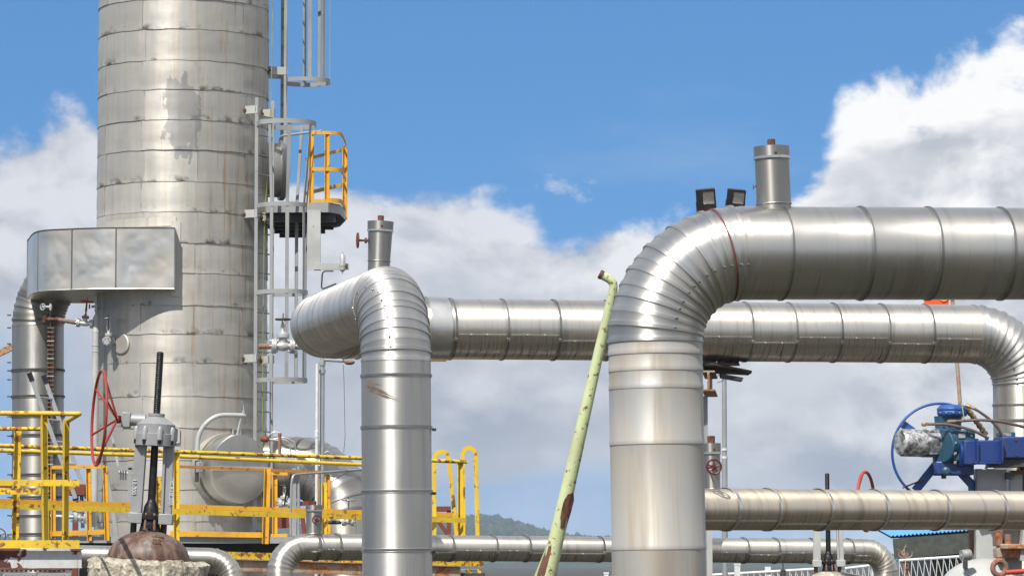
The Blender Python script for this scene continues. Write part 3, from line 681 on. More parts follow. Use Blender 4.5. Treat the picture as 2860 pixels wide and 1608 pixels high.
def other_pipes():
    a = P(1850, 1421, 35.6); b = P(2960, 1425, 39.5); root = rootat('process_pipe', 'tan tinted metal clad pipe crossing below the blue actuator', 'pipe', a)
    clad_pipe(root, [a, b], .21, .3, [[1920, 2027, 2141, 2284, 2438, 2611, 2772]], [], 'tan_jacket', 40, 'band_bright', .04, .007, seam=38, screws=False, rnd=3)
    a = P(783, 1700, 43.5); a.z = .05; b = P(783, 1526, 43.5); c = P(2473, 1539, 47.2); d = V((c.x, c.y, .05))
    root = rootat('process_pipe', 'slim silver pipe running along the bottom with elbows turned down at both ends', 'pipe', a)
    clad_pipe(root, [a, b, c, d], .16, [.31, .30], [[1595], [878, 939, 1090, 1254, 1372, 1468, 1672, 1860, 2075, 2161, 2266, 2367, 2442], [1600]], [9, 8], 'back_jacket', 36, 'band', .03, .006, .004, 14, rnd=5, buckle=(14, 0))
    a = P(108, 1700, 56.2); a.z = .05; b = P(106, 716, 56.2); c = P(360, 716, 56.2)
    root = rootat('inlet_pipe', 'sooty ribbed pipe curving up into the dented inlet duct', 'pipe', a)
    clad_pipe(root, [a, b, c], .405, 1.1, [[1035, 1107, 1163, 1217, 1267, 1325, 1388, 1439, 1492], None], [22], 'dull_jacket', 48, 'steel_dark', .03, .012, .012, None, gmat='sooty_jacket', rnd=6)
    for k, y in enumerate((880, 915, 960, 1012, 1035, 1060, 1107, 1163, 1217, 1267, 1325, 1388, 1439, 1492)):
        q = P(31, y, 56.2); m = MB(); m.beam(q, q + V((-.06, 0, 0)), .02, .02); m.build('band_latch', 'steel_dark', root)
    a = TC + V((.9, .2, 0)); a.z = tz(1300, 55); b = P(962, 1312, 54.6); b.z = a.z - .05; c = V((b.x + .12, b.y - .1, .05))
    root = rootat('outlet_pipe', 'wide segmented outlet pipe bending down behind the yellow railing beside the tower', 'pipe', V((b.x, b.y, 0)))
    clad_pipe(root, [a, b, c], .47, .86, [.42, .5], [9], 'back_jacket', 48, None, .03, .01, .01, None, gmat='dull_jacket', rnd=9)
    a = P(60, 1549, 42.2); b = P(648, 1561, 42.2); c = V((b.x, b.y, .05))
    root = rootat('process_pipe', 'short silver pipe passing behind the rusty valve dome and turning down', 'pipe', a)
    clad_pipe(root, [a, b, c], .13, .26, [.6, None], [8], 'back_jacket', 32, 'band', .025, .005, .005, None, rnd=2)
    a = P(10, 1640, 44); b = P(200, 1640, 44); root = rootat('process_pipe', 'silver pipe end just showing under the flaking landing beam', 'pipe', a)
    clad_pipe(root, [a, b], .18, .26, [.4], [], 'back_jacket', 32, 'band', .025, .005, rnd=2)
other_pipes()

def small_wheel(root, c, ax, R, mat='red_wheel', r=None, spokes=5, part='handwheel', hub=True, local=False):
    r = r or R * .14; ax = V(ax).normalized(); u, w = perp(ax); m = MB(); m.torus(c, ax, R, r, 28, 8); o = m.build(part, mat, root, local)
    for k in range(spokes):
        a = 2 * math.pi * k / spokes + .3; d = u * math.cos(a) + w * math.sin(a); m = MB(); m.cyl(V(c), V(c) + d * R, r * .75, 6); m.build('spoke', mat, o, local)
    if hub: m = MB(); m.lathe(V(c) - ax * r * 1.6, ax, [(0, r * 1.6), (r * 3.2, r * 1.6)], 12); m.build('hub', mat, o, local)
    return o
def stub(label, top, bot, rt, rb, cap, mat, wheel=None, wc=None, wax=(0, -1, 0), R=.09, wmat='red_wheel', band=.7, stem=None):
    ax = top - bot; L = ax.length; a = ax.normalized(); root = thing('drain_stub', label, 'pipe stub', bot, 'insulated stubs on the pipes')
    rr = lambda f: rb + (rt - rb) * f
    m = MB(); m.lathe(bot, a, [(-.12, rb), (L * .0, rb), (L * band, rr(band))], 32, caps=False); m.build('jacket', mat, root)
    m = MB(); m.lathe(bot, a, [(L * band, rr(band) + .006), (L, rt + .006), (L, rt * .2)], 32); m.build('cap_jacket', mat, root)
    m = MB(); m.lathe(bot + a * L * (band - .02), a, [(0, rr(band)), (.004, rr(band) + .012), (.022, rr(band) + .012), (.026, rr(band))], 32, caps=False); m.build('band', 'band_bright', root)
    m = MB(); m.lathe(bot + a * L, a, [(-.02, cap), (cap * 1.7, cap), (cap * 1.9, cap * .85)], 14); m.build('plug', 'rust', root)
    m = MB(); m.torus(bot + a * .012, a, rb + .002, .006, 32, 6); m.build('skirt_ring', 'band', root)
    m = MB(); m.ball(bot + a * L * .87 + V((.02, -rt, 0)), .014, 8, 6); m.build('screw', 'rust', root)
    if wheel is not None:
        wax = V(wax).normalized(); small_wheel(root, wheel, wax, R, wmat)
        m = MB(); m.lathe(wheel, -wax, [(0, R * .16), ((wc - wheel).length, R * .16)], 10); m.build('valve_stem', wmat, root)
        m = MB(); m.lathe(wc + wax * R * .55, -wax, [(0, R * .2), (.004, R * .42), (R * .3, R * .42), (R * .31, R * .22), (R * .5, R * .22), (R * .51, R * .36), (R * .75, R * .36)], 10); m.build('valve_body', wmat, root)
    return root
stub('grey stub with rusty plug and side valve on top of the middle pipe elbow', cF(652, 158, 40.2), cF(640, 462, 40.2), S(35.5, 40.2), S(31, 40.2), S(9, 40.2), 'stub_jacket', cF(480, 298, 40.2), cF(560, 300, 40.2), (-1, -.15, 0), S(20, 40.2), 'rust', .76)
stub('large plain grey stub with rusty plug on top of the thickest pipe', cG(1380, 135, 28.22), cG(1398, 575, 28.22), S(48.5, 28), S(49, 28), S(11.5, 28), 'stub_jacket', cG(1245, 435, 28.1), cG(1268, 425, 28.1), (-1, .0, 0), S(7, 28), 'red_oxide', .8)
stub('grey stub with rusty plug and red handwheel half hidden behind the thickest pipe', cI(190, 632, 36.2), cI(198, 918, 36.2), S(25, 36.2), S(22, 36.2), S(11, 36.2), 'stub_jacket', cI(207, 776, 35.75), cI(205, 776, 36.1), (0.1, -1, 0), S(20, 36), 'red_dark', .78)
stub('grey stub with red handwheel standing on the slim bottom pipe', cQ(985, 745, 43.7), cQ(985, 1035, 43.7), S(22.5, 43.7), S(22, 43.7), S(6, 43.7), 'stub_jacket', cQ(1012, 890, 43.35), cQ(1012, 890, 43.6), (0.15, -1, 0), S(12, 43.7), 'red_dark', .8)
# ------------------------------------------------------------------ small builders
def gate_valve(label, c, ax, fr, L, hs, wr, body='silver_valve', wheel='red_bright', bon='silver_valve', up=(0, 0, 1), group=None, wmat_stem='steel_dark', bolts=6):
    c = V(c); ax = V(ax).normalized(); up = V(up); up = (up - ax * up.dot(ax)).normalized(); sd = ax.cross(up)
    root = thing('gate_valve', label, 'valve', c - V((0, 0, fr)), group)
    for s in (-1, 1):
        f = c + ax * s * L / 2; m = MB(); m.lathe(f - ax * s * fr * .34, ax * s, [(0, fr * .55), (0, fr), (fr * .3, fr), (fr * .34, fr * .96)], 24); fl = m.build('flange', body, root)
        m = MB(); m.lathe(f + ax * s * .0, ax * s, [(0, fr * .96), (0, fr), (fr * .3, fr)], 24); m.build('mating_flange', body, root)
        for k in range(bolts):
            a = 2 * math.pi * (k + .5) / bolts; q = f + (up * math.cos(a) + sd * math.sin(a)) * fr * .78; m = MB(); m.hexa(q - ax * s * fr * .6, ax * s, fr * .13, fr * 1.2); m.build('bolt', body, fl)
    m = MB(); m.lathe(c - ax * L * .5, ax, [(0, fr * .5), (L * .2, fr * .5), (L * .34, fr * .62), (L * .5, fr * .68), (L * .66, fr * .62), (L * .8, fr * .5), (L, fr * .5)], 20); m.lathe(c, up, [(0, fr * .6), (fr * 1.0, fr * .5), (fr * 1.25, fr * .5)], 20); m.build('body', body, root)
    b0 = c + up * fr * 1.15; m = MB(); m.lathe(b0, up, [(0, fr * .85), (fr * .28, fr * .85), (fr * .28, fr * .80), (fr * .3, fr * .85), (fr * .56, fr * .82), (fr * .6, fr * .4), (fr * .8, fr * .3), (fr * 1.2, fr * .24)], 20); bn = m.build('bonnet', bon, root)
    for k in range(6):
        a = 2 * math.pi * k / 6; q = b0 + (ax * math.cos(a) + sd * math.sin(a)) * fr * .68; m = MB(); m.hexa(q - up * fr * .1, up, fr * .1, fr * .8); m.build('bolt', body, bn)
    y0 = b0 + up * fr * .9; yl = max(hs - fr * 2.1, fr * .4)
    for s in (-1, 1):
        m = MB(); m.tube([y0 + sd * s * fr * .2 , y0 + sd * s * fr * .34 + ax * s * fr * .2 + up * yl * .3, y0 + sd * s * fr * .3 + ax * s * fr * .15 + up * yl * .8, y0 + up * yl], fr * .1, 8); m.build('yoke_arm', bon, root)
    m = MB(); m.lathe(y0, up, [(0, fr * .08), (yl + fr * .9, fr * .08)], 10); m.build('stem', wmat_stem, root)
    small_wheel(root, y0 + up * (yl + fr * .1), up, wr, wheel, wr * .12, 5)
    return root
def text_part(body, size, M, mat, parent, ext=.004):
    cu = bpy.data.curves.new('t', 'FONT'); cu.body = body; cu.size = size; cu.extrude = ext; cu.align_x = 'CENTER'; cu.align_y = 'CENTER'
    tmp = bpy.data.objects.new('t', cu); C.objects.link(tmp); me = bpy.data.meshes.new_from_object(tmp.evaluated_get(bpy.context.evaluated_depsgraph_get()))
    bpy.data.objects.remove(tmp); me.name = 'lettering'; me.transform(M); me.materials.clear(); me.materials.append(MAT[mat])
    o = bpy.data.objects.new('lettering', me); C.objects.link(o); o.parent = parent; ORG[o.name] = ORG[parent.name]; return o

def big_valve(label, base, s=1., lean=0, wside=-1, wR=.528, wdist=.64, stem_top=2.32, wheel='red_wheel', rim=.017, lump=True, rusty=False, arms='valve_grey', texts=True, spokes=6, wturn=15, aw=1., dm='dome_rust'):
    root = thing('gate_valve', label, 'valve', base, None, (0, rad(lean), 0))
    def B(m, nm, mt, par=root, **k):
        for i, p in enumerate(m.v): m.v[i] = p * s
        return m.build(nm, mt, par, local=True, **k)
    Z = V((0, 0, 1)); X = V((1, 0, 0)); Y = V((0, 1, 0)); O0 = V((0, 0, 0))
    n = 40; rows = []
    for k in range(13):
        f = math.pi / 2 * k / 12; rows.append([V((math.cos(2 * math.pi * j / n) * .462 * math.cos(f), math.sin(2 * math.pi * j / n) * .462 * math.cos(f), .317 * math.sin(f) * (1 + .02 * math.sin(f)))) for j in range(n)])
    m = MB(); m.grid(rows, True); dome = B(m, 'bonnet_dome', dm)
    for k in range(14):
        a = 2 * math.pi * k / 14 + .1; m = MB(); m.hexa(V((math.cos(a) * .44, math.sin(a) * .44, -.05)), Z, .034, .075); B(m, 'stud_nut', 'rust')
    if lump:
        rows = []; nz = 26; na = 180
        for k in range(nz + 1):
            f = k / nz; z = -.01 - .95 * f; row = []
            for j in range(na):
                a = 2 * math.pi * j / na; r = .655 + .02 * math.sin(f * 3)
                if k == 0: r = .40
                if k == 1: r = .60; z = -.0
                if k == 2: z = -.05
                q = V((math.cos(a) * r, math.sin(a) * r, z)); d = mnoise.fractal(q * 5.5, .7, 2.2, 6) * .04 + abs(mnoise.noise(q * 34)) * .03 - .01
                row.append(q + V((math.cos(a), math.sin(a), .6 if k < 3 else 0)) * d)
            rows.append(row)
        m = MB(); m.grid(rows, True); B(m, 'plaster_lagging', 'plaster')
    else:
        m = MB(); m.lathe(V((0, 0, -.9)), Z, [(0, .5), (.86, .5), (.9, .46)], 40); B(m, 'body', 'grey_light')
    m = MB(); m.lathe(V((0, 0, .29)), Z, [(0, .13), (.06, .115), (.14, .10), (.16, .13), (.20, .13), (.22, .09), (.30, .08), (.36, .05), (.40, .042)], 20); B(m, 'gland', 'grease')
    for q in (-.05, .06):
        m = MB(); m.cyl(V((q, -.1, .33)), V((q * .8, -.1, .52)), .014, 8); B(m, 'gland_bolt', 'rust_pale')
    m = MB(); m.lathe(V((.0, -.09, .37)), -Y, [(0, .03), (.05, .03), (.05, .012)], 10); B(m, 'gland_plug', 'grease')
    for sx, cx, w in ((-1, -.165 * aw, .13), (1, .172 * aw, .115)):
        m = MB(); m.box(V((cx, 0, .456)), .155, .20, .119); B(m, 'yoke_foot', arms, bevel=.008 * s)
        m = MB(); m.cyl(V((cx - .02, 0, .28)), V((cx - .02, 0, .40)), .036, 10); B(m, 'foot_stud', 'rust' if rusty else 'grease')
        xt = cx * .93
        m = MB(); m.ext([(-w / 2, -.05), (w / 2, -.05), (w / 2, .05), (w * .16, .05), (w * .16, .09), (-w * .16, .09), (-w * .16, .05), (-w / 2, .05)], V((cx, 0, .5)), V((xt, 0, 1.28)), (0, 1, 0)); am = B(m, 'yoke_arm', arms, bevel=.006 * s)
        m = MB(); m.ext([(-w * .12, -.06), (w * .12, -.06), (w * .12, .0), (-w * .12, .0)], V((cx + sx * -.045, -.02, .52)), V((xt + sx * -.045, -.02, 1.27)), (0, 1, 0)); B(m, 'arm_rib', arms)
        if texts:
            txt, rot = (('12-300', -90) if sx < 0 else ('WCBYK281', 90)); px = cx + (-.045 if sx < 0 else .04)
            M = Matrix.Translation(V((px + .012, -.056, .80 if sx < 0 else .77)) * s) @ Matrix.Rotation(rad(90), 4, 'X') @ Matrix.Rotation(rad(rot), 4, 'Z'); text_part(txt, .062 * s, M, 'white_paint', am, .006)
    m = MB(); m.lathe(V((0, 0, 1.267)), Z, [(0, .215), (.0, .225), (.13, .232), (.135, .218), (.24, .218), (.325, .088), (.33, .092), (.36, .092), (.36, .03)], 40); B(m, 'yoke_head', arms, sharp=25)
    for k in range(8):
        a = 2 * math.pi * k / 8 + .32; q = V((math.cos(a) * .218, math.sin(a) * .218, 1.33)); m = MB(); m.lathe(q, Z, [(0, .034), (.12, .034), (.15, .018)], 10); bo = B(m, 'bolt_boss', arms)
        m = MB(); m.hexa(q - Z * .045, Z, .026, .045); B(m, 'nut', 'grease', bo)
    ws = wside
    m = MB(); m.lathe(V((ws * .12, 0, 1.545)), X * ws, [(0, .07), (.17, .066)], 20); B(m, 'gear_shaft_housing', arms)
    m = MB(); m.box(V((ws * .335, 0, 1.54)), .10, .15, .168); B(m, 'gearbox', arms, bevel=.008 * s)
    wc = V((ws * wdist, 0, 1.547)); hb = V((ws * (wdist - .205), 0, 1.542)); axw = V((ws * math.cos(rad(wturn)), -math.sin(rad(wturn)), 0)); u, w = perp(axw)
    m = MB(); m.torus(wc, axw, wR, rim, 64, 10); wh = B(m, 'handwheel', wheel)
    for k in range(spokes):
        a = 2 * math.pi * k / spokes + .35; m = MB(); m.cyl(hb, wc + (u * math.cos(a) + w * math.sin(a)) * wR, .0125 * rim / .017, 8); B(m, 'spoke', wheel, wh)
    m = MB(); m.lathe(hb - X * ws * .05, X * ws, [(0, .03), (.02, .045), (.07, .045), (.075, .03)], 14); B(m, 'hub', wheel, wh)
    prof = [(.66, .046), (1.27, .041)]; m = MB(); m.lathe(O0, Z, prof, 16); B(m, 'stem', 'grease')
    prof = []; z = 1.60; k = 0
    while z < stem_top - .02: prof += [(z, .036), (z + .008, .041), (z + .013, .041), (z + .018, .036)]; z += .021
    prof += [(stem_top - .01, .034), (stem_top, .025)]
    m = MB(); m.lathe(O0, Z, prof, 16); B(m, 'threaded_stem', 'grease', sharp=60)
    if texts:
        for i, (tx, zz) in enumerate((('VC-300', .262), ('W 88', .228), ('76292', .19))):
            f = math.asin(zz / .322); M = Matrix.Translation(V((.12, -.462 * math.cos(f) + .012, zz)) * s) @ Matrix.Rotation(rad(16), 4, 'Z') @ Matrix.Rotation(rad(90 - 38 - i * -8), 4, 'X'); text_part(tx, .042 * s, M, 'stain', dome, .008)
    return root
big_valve('grey gate valve with the largest dished red handwheel, black stem and rusty dome', P(414, 1562, 40), 1., 2.9)

# ------------------------------------------------------------------ yellow landing in the left foreground
def landing():
    Y1, Y2 = 38., 40.3; z0 = cN(0, 1212, Y1).z
    root = thing('landing_railing', 'bright yellow guard railing of the landing above the flaking channel', 'railing', cN(380, 1212, Y1))
    r = S(6.6, Y1); c0 = cN(690, 76, Y1); cb = cN(565, 142, Y2)
    m = MB(); m.tube(rounded([cN(-60, 70, Y1), c0 + V((-.02, 0, 0)), cb], .04, 5), r, 14); m.build('top_rail', 'yellow', root)
    m = MB(); m.tube([cN(-60, 202, 42.3), cN(345, 203, 42.3)], S(5.5, 42), 12); m.build('top_rail', 'yellow_worn', root)
    w = S(20, Y1); L = [(-w / 2, -w / 2), (w / 2, -w / 2), (w / 2, -w / 2 + .008), (-w / 2 + .008, -w / 2 + .008), (-w / 2 + .008, w / 2), (-w / 2, w / 2)]
    for (x0, y0, x1, y1, Y, mt) in ((376, 92, 392, 1216, Y1, 'yellow'), (565, 125, 557, 1142, Y2 - .3, 'yellow'), (152, 218, 128, 1142, 42.2, 'yellow_worn')):
        m = MB(); m.ext([(a, b) for a, b in L], cN(x1, y1, Y), cN(x0, y0, Y), (.35, -1, 0) if mt == 'yellow' else (0, -1, 0)); m.build('post', mt, root)
    def flat(x0, y0, x1, y1, Y, Yb, h, nm, mt):
        m = MB(); m.beam(cN(x0, y0, Y), cN(x1, y1, Yb), .008, S(h, Y)); m.build(nm, mt, root)
    flat(-60, 656, 672, 660, Y1 - .06, Y1 - .06, 17.5, 'middle_bar', 'yellow'); flat(-60, 728, 352, 730, 42.0, 42.0, 18, 'middle_bar', 'yellow_worn')
    m = MB(); m.beam(cN(668, 662, Y1 - .06), cN(575, 705, Y2), .008, S(13, Y1)); m.build('middle_bar', 'yellow', root)
    m = MB(); m.beam(cN(-60, 1176, Y1 - .08), cN(672, 1176, Y1 - .08), .008, S(22, Y1)); m.build('toe_plate', 'yellow', root)
    # the beam that carries it
    r2 = thing('landing_girder', 'flaking grey and rust brown channel beam under the yellow landing', 'beam', cN(300, 1380, Y1))
    h = S(53, Y1); f = .1; t = .012; a = cN(-60, 1297, Y1); b = cN(690, 1297, Y1)
    m = MB(); m.ext([(-.0, -h / 2), (f, -h / 2), (f, -h / 2 + t), (t, -h / 2 + t), (t, h / 2 - t), (f, h / 2 - t), (f, h / 2), (0, h / 2)], b, a); m.build('web', 'flake', r2)
    m = MB(); m.beam(cN(-60, 1388, Y1) + V((0, .0, 0)), cN(600, 1388, Y1), .16, .02); m.build('bottom_flange', 'rust', r2)
    for k in range(14):
        q = cN(20 + k * 40, 1393, Y1 - .06); m = MB(); m.lathe(q, (0, 0, -1), [(0, .014), (.02, .014)], 6); m.build('bolt', 'steel_dark', r2)
landing()

# ------------------------------------------------------------------ yellow walkway behind the valve
WY0, WY1 = 44.0, 47.4
def wY(px, f=0): return WY0 + (WY1 - WY0) * px / 1303. + f
def walkway():
    def line(pts, f): return [P(x, y, wY(x, f)) for x, y in pts]
    for f, top, mid, lab, mt in ((0., ((-20, 1243), (500, 1261), (1012, 1279), (1303, 1289)), ((-20, 1407), (306, 1415)), 'near', 'yellow_rail'), (2., ((-20, 1257), (500, 1274), (1012, 1297), (1180, 1302)), None, 'far', 'yellow')):
        root = thing('walkway_railing', ('rust speckled upper yellow handrail of the long walkway' if f == 0 else 'cleaner yellow handrail just below the rust speckled one'), 'railing', P(500, 1560, wY(500, f)))
        pts = line(top, f); r = .0245
        m = MB(); m.tube(pts, r, 12); m.build('top_rail', mt, root)
        xs = (493, 1286) if f == 0 else (443, 906)
        for x in xs:
            yt = 1262 + (x - 493) * .034 + (10 if f else 0); w = .065; a = P(x, 1563, wY(x, f)); b = P(x, yt, wY(x, f))
            if x in (443, 906): b = P(x, yt + 60, wY(x, f))
            m = MB(); m.ext([(-w / 2, -w / 2), (w / 2, -w / 2), (w / 2, -w / 2 + .01), (-w / 2 + .01, -w / 2 + .01), (-w / 2 + .01, w / 2), (-w / 2, w / 2)], a, b, (-.2, -1, 0)); m.build('post', 'yellow' if x != 443 else 'yellow_worn', root)
        y0 = 1397 if f == 0 else 1394; h = S(15 if f == 0 else 13, 45)
        for (x0, x1) in ((-20, 372), (470, 1301)):
            q = 10 if f == 0 else -4
            m = MB(); m.beam(P(x0, 1402 + q + (x0) * .031, wY(x0, f) - .05), P(x1, 1402 + q + x1 * .031, wY(x1, f) - .05), .01, h); m.build('middle_bar', 'yellow' if f == 0 else 'orange', root)
    root = thing('walkway_girder', 'rust streaked walkway edge beam with yellow kick plate along the bottom', 'beam', P(900, 1600, wY(900)))
    for x0, x1 in ((600, 1350),):
        a, b = P(x0, 1549 + (x0 - 640) * .032, wY(x0) - .06), P(x1, 1549 + (x1 - 640) * .032, wY(x1) - .06)
        m = MB(); m.beam(a, b, .012, S(19, 46)); m.build('kick_plate', 'yellow_worn', root)
        d = V((0, .0, -S(27, 46))); h = S(34, 46); m = MB()
        m.ext([(-.07, -h / 2), (.07, -h / 2), (.07, -h / 2 + .015), (.008, -h / 2 + .015), (.008, h / 2 - .012), (.05, h / 2 - .012), (.05, h / 2), (-.05, h / 2), (-.05, h / 2 - .012), (-.008, h / 2 - .012), (-.008, -h / 2 + .015), (-.07, -h / 2 + .015)], a + d, b + d - (b - a) * .09); m.build('beam', 'rust_beam', root)
        m = MB(); m.box(b + V((-.14, .05, -.16)), .32, .4, .06); m.build('end_plate', 'steel_dark', root)
        for x in (1312, 1338): m = MB(); q = P(x, 1600, wY(x)); m.beam(q + V((0, .1, .06)), q + V((0, .1, -1.3)), .05, .05, (0, 1, 0)); m.build('leg', 'yellow_worn', root)
    for x in (700, 1000, 1220):
        q = P(x, 1600, wY(x)); q.y += .35; m = MB(); m.beam(V((q.x, q.y, 0)), V((q.x, q.y, 1.5)), .15, .15, (0, 1, 0)); m.build('leg', 'rust_beam', root)
    m = MB(); a, b = P(600, 1575, wY(600)), P(1300, 1596, wY(1300)); dd = V((.0, .03, 0))
    m.sheet([a + dd, b + dd, b + V((.2, 1.8, 0)), a + V((-.2, 1.8, 0))], (0, 0, 1), .03); m.build('deck_plate', 'grey_steel', root)
    # gate loops at the right end
    for nm, pts in (('left', [(1764, 1130), (1764, 470)]), ('right', [(2016, 1130), (2014, 430)])):
        pass
    def loop(x0, xb0, x1, xb1, yt, yb, lab):
        root = thing('handrail_loop', lab, 'handrail', cE(x0, yb, 47.6), 'yellow rail loops at the walkway end')
        Yq = 47.6; a0, a1 = cE(xb0, yb, Yq), cE(x0, yt + 55, Yq); b1, b0 = cE(x1, yt + 55, Yq), cE(xb1, yb, Yq); mid = (a1 + b1) / 2; R = (b1.x - a1.x) / 2
        pts = [a0, a1] + [mid + V((-math.cos(math.pi * k / 12) * R, 0, math.sin(math.pi * k / 12) * R * 1.15)) for k in range(1, 12)] + [b1, b0]
        m = MB(); w, t = .055, .012; rows = []
        for i, p in enumerate(pts):
            q = pts[max(i - 1, 0)]; q2 = pts[min(i + 1, len(pts) - 1)]; d = (q2 - q).normalized(); n = V((-d.z, 0, d.x)); yv = V((0, 1, 0))
            rows.append([p + n * w / 2 - yv * .02, p - n * w / 2 - yv * .02, p - n * w / 2 + yv * .02, p + n * w / 2 + yv * .02])
        m.grid(rows, True); m.fan(rows[0][::-1]); m.fan(rows[-1]); m.build('flat_bar_loop', 'yellow', root)
        m = MB(); m.beam(a0 + V((-.05, 0, -.01)), a0 + V((.05, 0, -.01)), .08, .02); m.build('foot_plate', 'yellow', root)
    loop(1772, 1772, 1898, 1990, 388, 1330, 'slanting yellow flat bar loop beside the middle riser')
    loop(2016, 2028, 2130, 2150, 350, 1330, 'upright yellow flat bar loop at the very end of the walkway')
walkway()

# ------------------------------------------------------------------ tower service platform with orange rails
def tower_platform():
    Yf = 50.6; root = thing('platform_railing', 'orange angle iron railing of the tower platform behind the yellow handrails', 'railing', cB(1200, 1200, Yf))
    def an(a, b, w=.055, mt='orange', nm='post', up=(-.3, -1, 0)):
        m = MB(); m.ext([(-w / 2, -w / 2), (w / 2, -w / 2), (w / 2, -w / 2 + .01), (-w / 2 + .01, -w / 2 + .01), (-w / 2 + .01, w / 2), (-w / 2, w / 2)], a, b, up); return m.build(nm, mt, root)
    for xt, xb, yt, yb in ((745, 757, 512, 1148), (888, 906, 520, 1148), (450, 452, 515, 1130)): an(cN(xb, yb, Yf), cN(xt, yt, Yf))
    for xt, xb, yt, yb in ((524, 500, 385, 1128), ): an(cQ(xb, yb, Yf), cQ(xt, yt, Yf), .075)
    for xt, yt, yb, Y in ((596, 440, 1075, 52.3), (1056, 445, 740, 52.3), (1122, 440, 1028, 51.)): an(cQ(xt, yb, Y), cQ(xt, yt, Y), .06)
    m = MB(); m.beam(cN(440, 528, Yf), cN(885, 522, Yf), .05, .05); m.build('top_rail', 'orange', root)
    m = MB(); m.beam(cB(1255, 682, Yf), cE(850, 553, Yf + .4), .07, .04); m.build('top_rail', 'orange_shaded', root)
    m = MB(); m.beam(cQ(565, 425, 52.3), cQ(755, 432, 52.3), .05, .06); m.build('top_rail', 'orange', root)
    m = MB(); m.beam(cN(425, 1090, Yf), cN(890, 1072, Yf), .01, .07); m.build('toe_bar', 'orange', root)
    m = MB(); m.beam(cB(1190, 1150, Yf), cB(1845, 1160, Yf), .01, .075); m.build('toe_bar', 'orange', root)
    m = MB(); m.beam(cQ(555, 1058, 52.3), cQ(720, 1052, 52.3), .01, .08); m.build('toe_bar', 'orange', root)
    deck = thing('tower_platform', 'grey steel platform with dark open underside around the tower foot', 'platform', V((TC.x, 51, 0)))
    a, b = cB(420, 1192, Yf + .05), cB(2100, 1196, Yf + .05); h = .09
    m = MB(); m.ext([(0, -h / 2), (.06, -h / 2), (.06, -h / 2 + .01), (.01, -h / 2 + .01), (.01, h / 2 - .01), (.06, h / 2 - .01), (.06, h / 2), (0, h / 2)], b, a); m.build('edge_channel', 'grey_steel', deck)
    m = MB(); z = a.z - .0; m.sheet([V((a.x, a.y + .06, z)), V((b.x, b.y + .06, z)), V((b.x, 53.65, z)), V((a.x, 53.65, z))], (0, 0, 1), .02); m.build('deck', 'grey_steel', deck)
    for y in (51.2, 52.2, 53.2):
        m = MB(); m.beam(V((a.x, y, z - .13)), V((b.x, y, z - .13)), .1, .2); m.build('joist', 'steel_dark', deck)
    for x in (a.x + .3, (a.x + b.x) / 2, b.x - .3):
        m = MB(); m.beam(V((x, 51.2, 0)), V((x, 51.2, z - .23)), .16, .16, (0, 1, 0)); m.build('leg', 'steel_dark', deck)
    fr = thing('support_frame', 'light grey bent steel frame standing between the tower and the rusty dome valve', 'frame', cB(820, 1190, 51.5))
    for (x0, y0, x1, y1) in ((740, 690, 822, 1195), (732, 690, 940, 690), (912, 690, 905, 1000), (700, 420, 860, 420)):
        m = MB(); m.beam(cB(x0, y0, 51.4), cB(x1, y1, 51.4), .055, .055, (0, 1, 0)); m.build('bar', 'grey_steel', fr)
    for (x0, y0, x1, y1) in ((786, 470, 828, 680), (830, 720, 940, 735)):
        m = MB(); m.cyl(cB(x0, y0, 51.6), cB(x1, y1, 51.6), .022, 8); m.build('link', 'grey_light', fr)
    for k, x in enumerate((845, 862, 880)):
        m = MB(); m.beam(cB(x, 712, 51.5), cB(x, 775, 51.5), .02, .05, (0, 1, 0)); m.build('clip', 'grey_light', fr)
tower_platform()

# ------------------------------------------------------------------ ladders on the tower
def stile(m, p, z0, z1): m.beam(V((p.x, p.y, z0)), V((p.x, p.y, z1)), .05, .05, (0, 1, 0))
def flatstrip(pts, h, t=.01):
    m = MB(); rows = []
    for i, p in enumerate(pts):
        d = (pts[min(i + 1, len(pts) - 1)] - pts[max(i - 1, 0)]).normalized(); n = V((-d.y, d.x, 0)).normalized() * t / 2; z = V((0, 0, h / 2))
        rows.append([p + n - z, p - n - z, p - n + z, p + n + z])
    m.grid(rows, True); m.fan(rows[0][::-1]); m.fan(rows[-1]); return m
def hoop_pts(az, rho, half, reach, z, R=.36):
    e, t = tr(az), tt(az); c0 = tpt(az, rho, z); pts = [c0 - t * half, c0 - t * R * .98 + e * .22]
    cc = c0 + e * (reach - R)
    pts += [cc + (-t * math.cos(math.pi * k / 14) + e * math.sin(math.pi * k / 14)) * R for k in range(15)]
    pts += [c0 + t * R * .98 + e * .22, c0 + t * half]; return pts
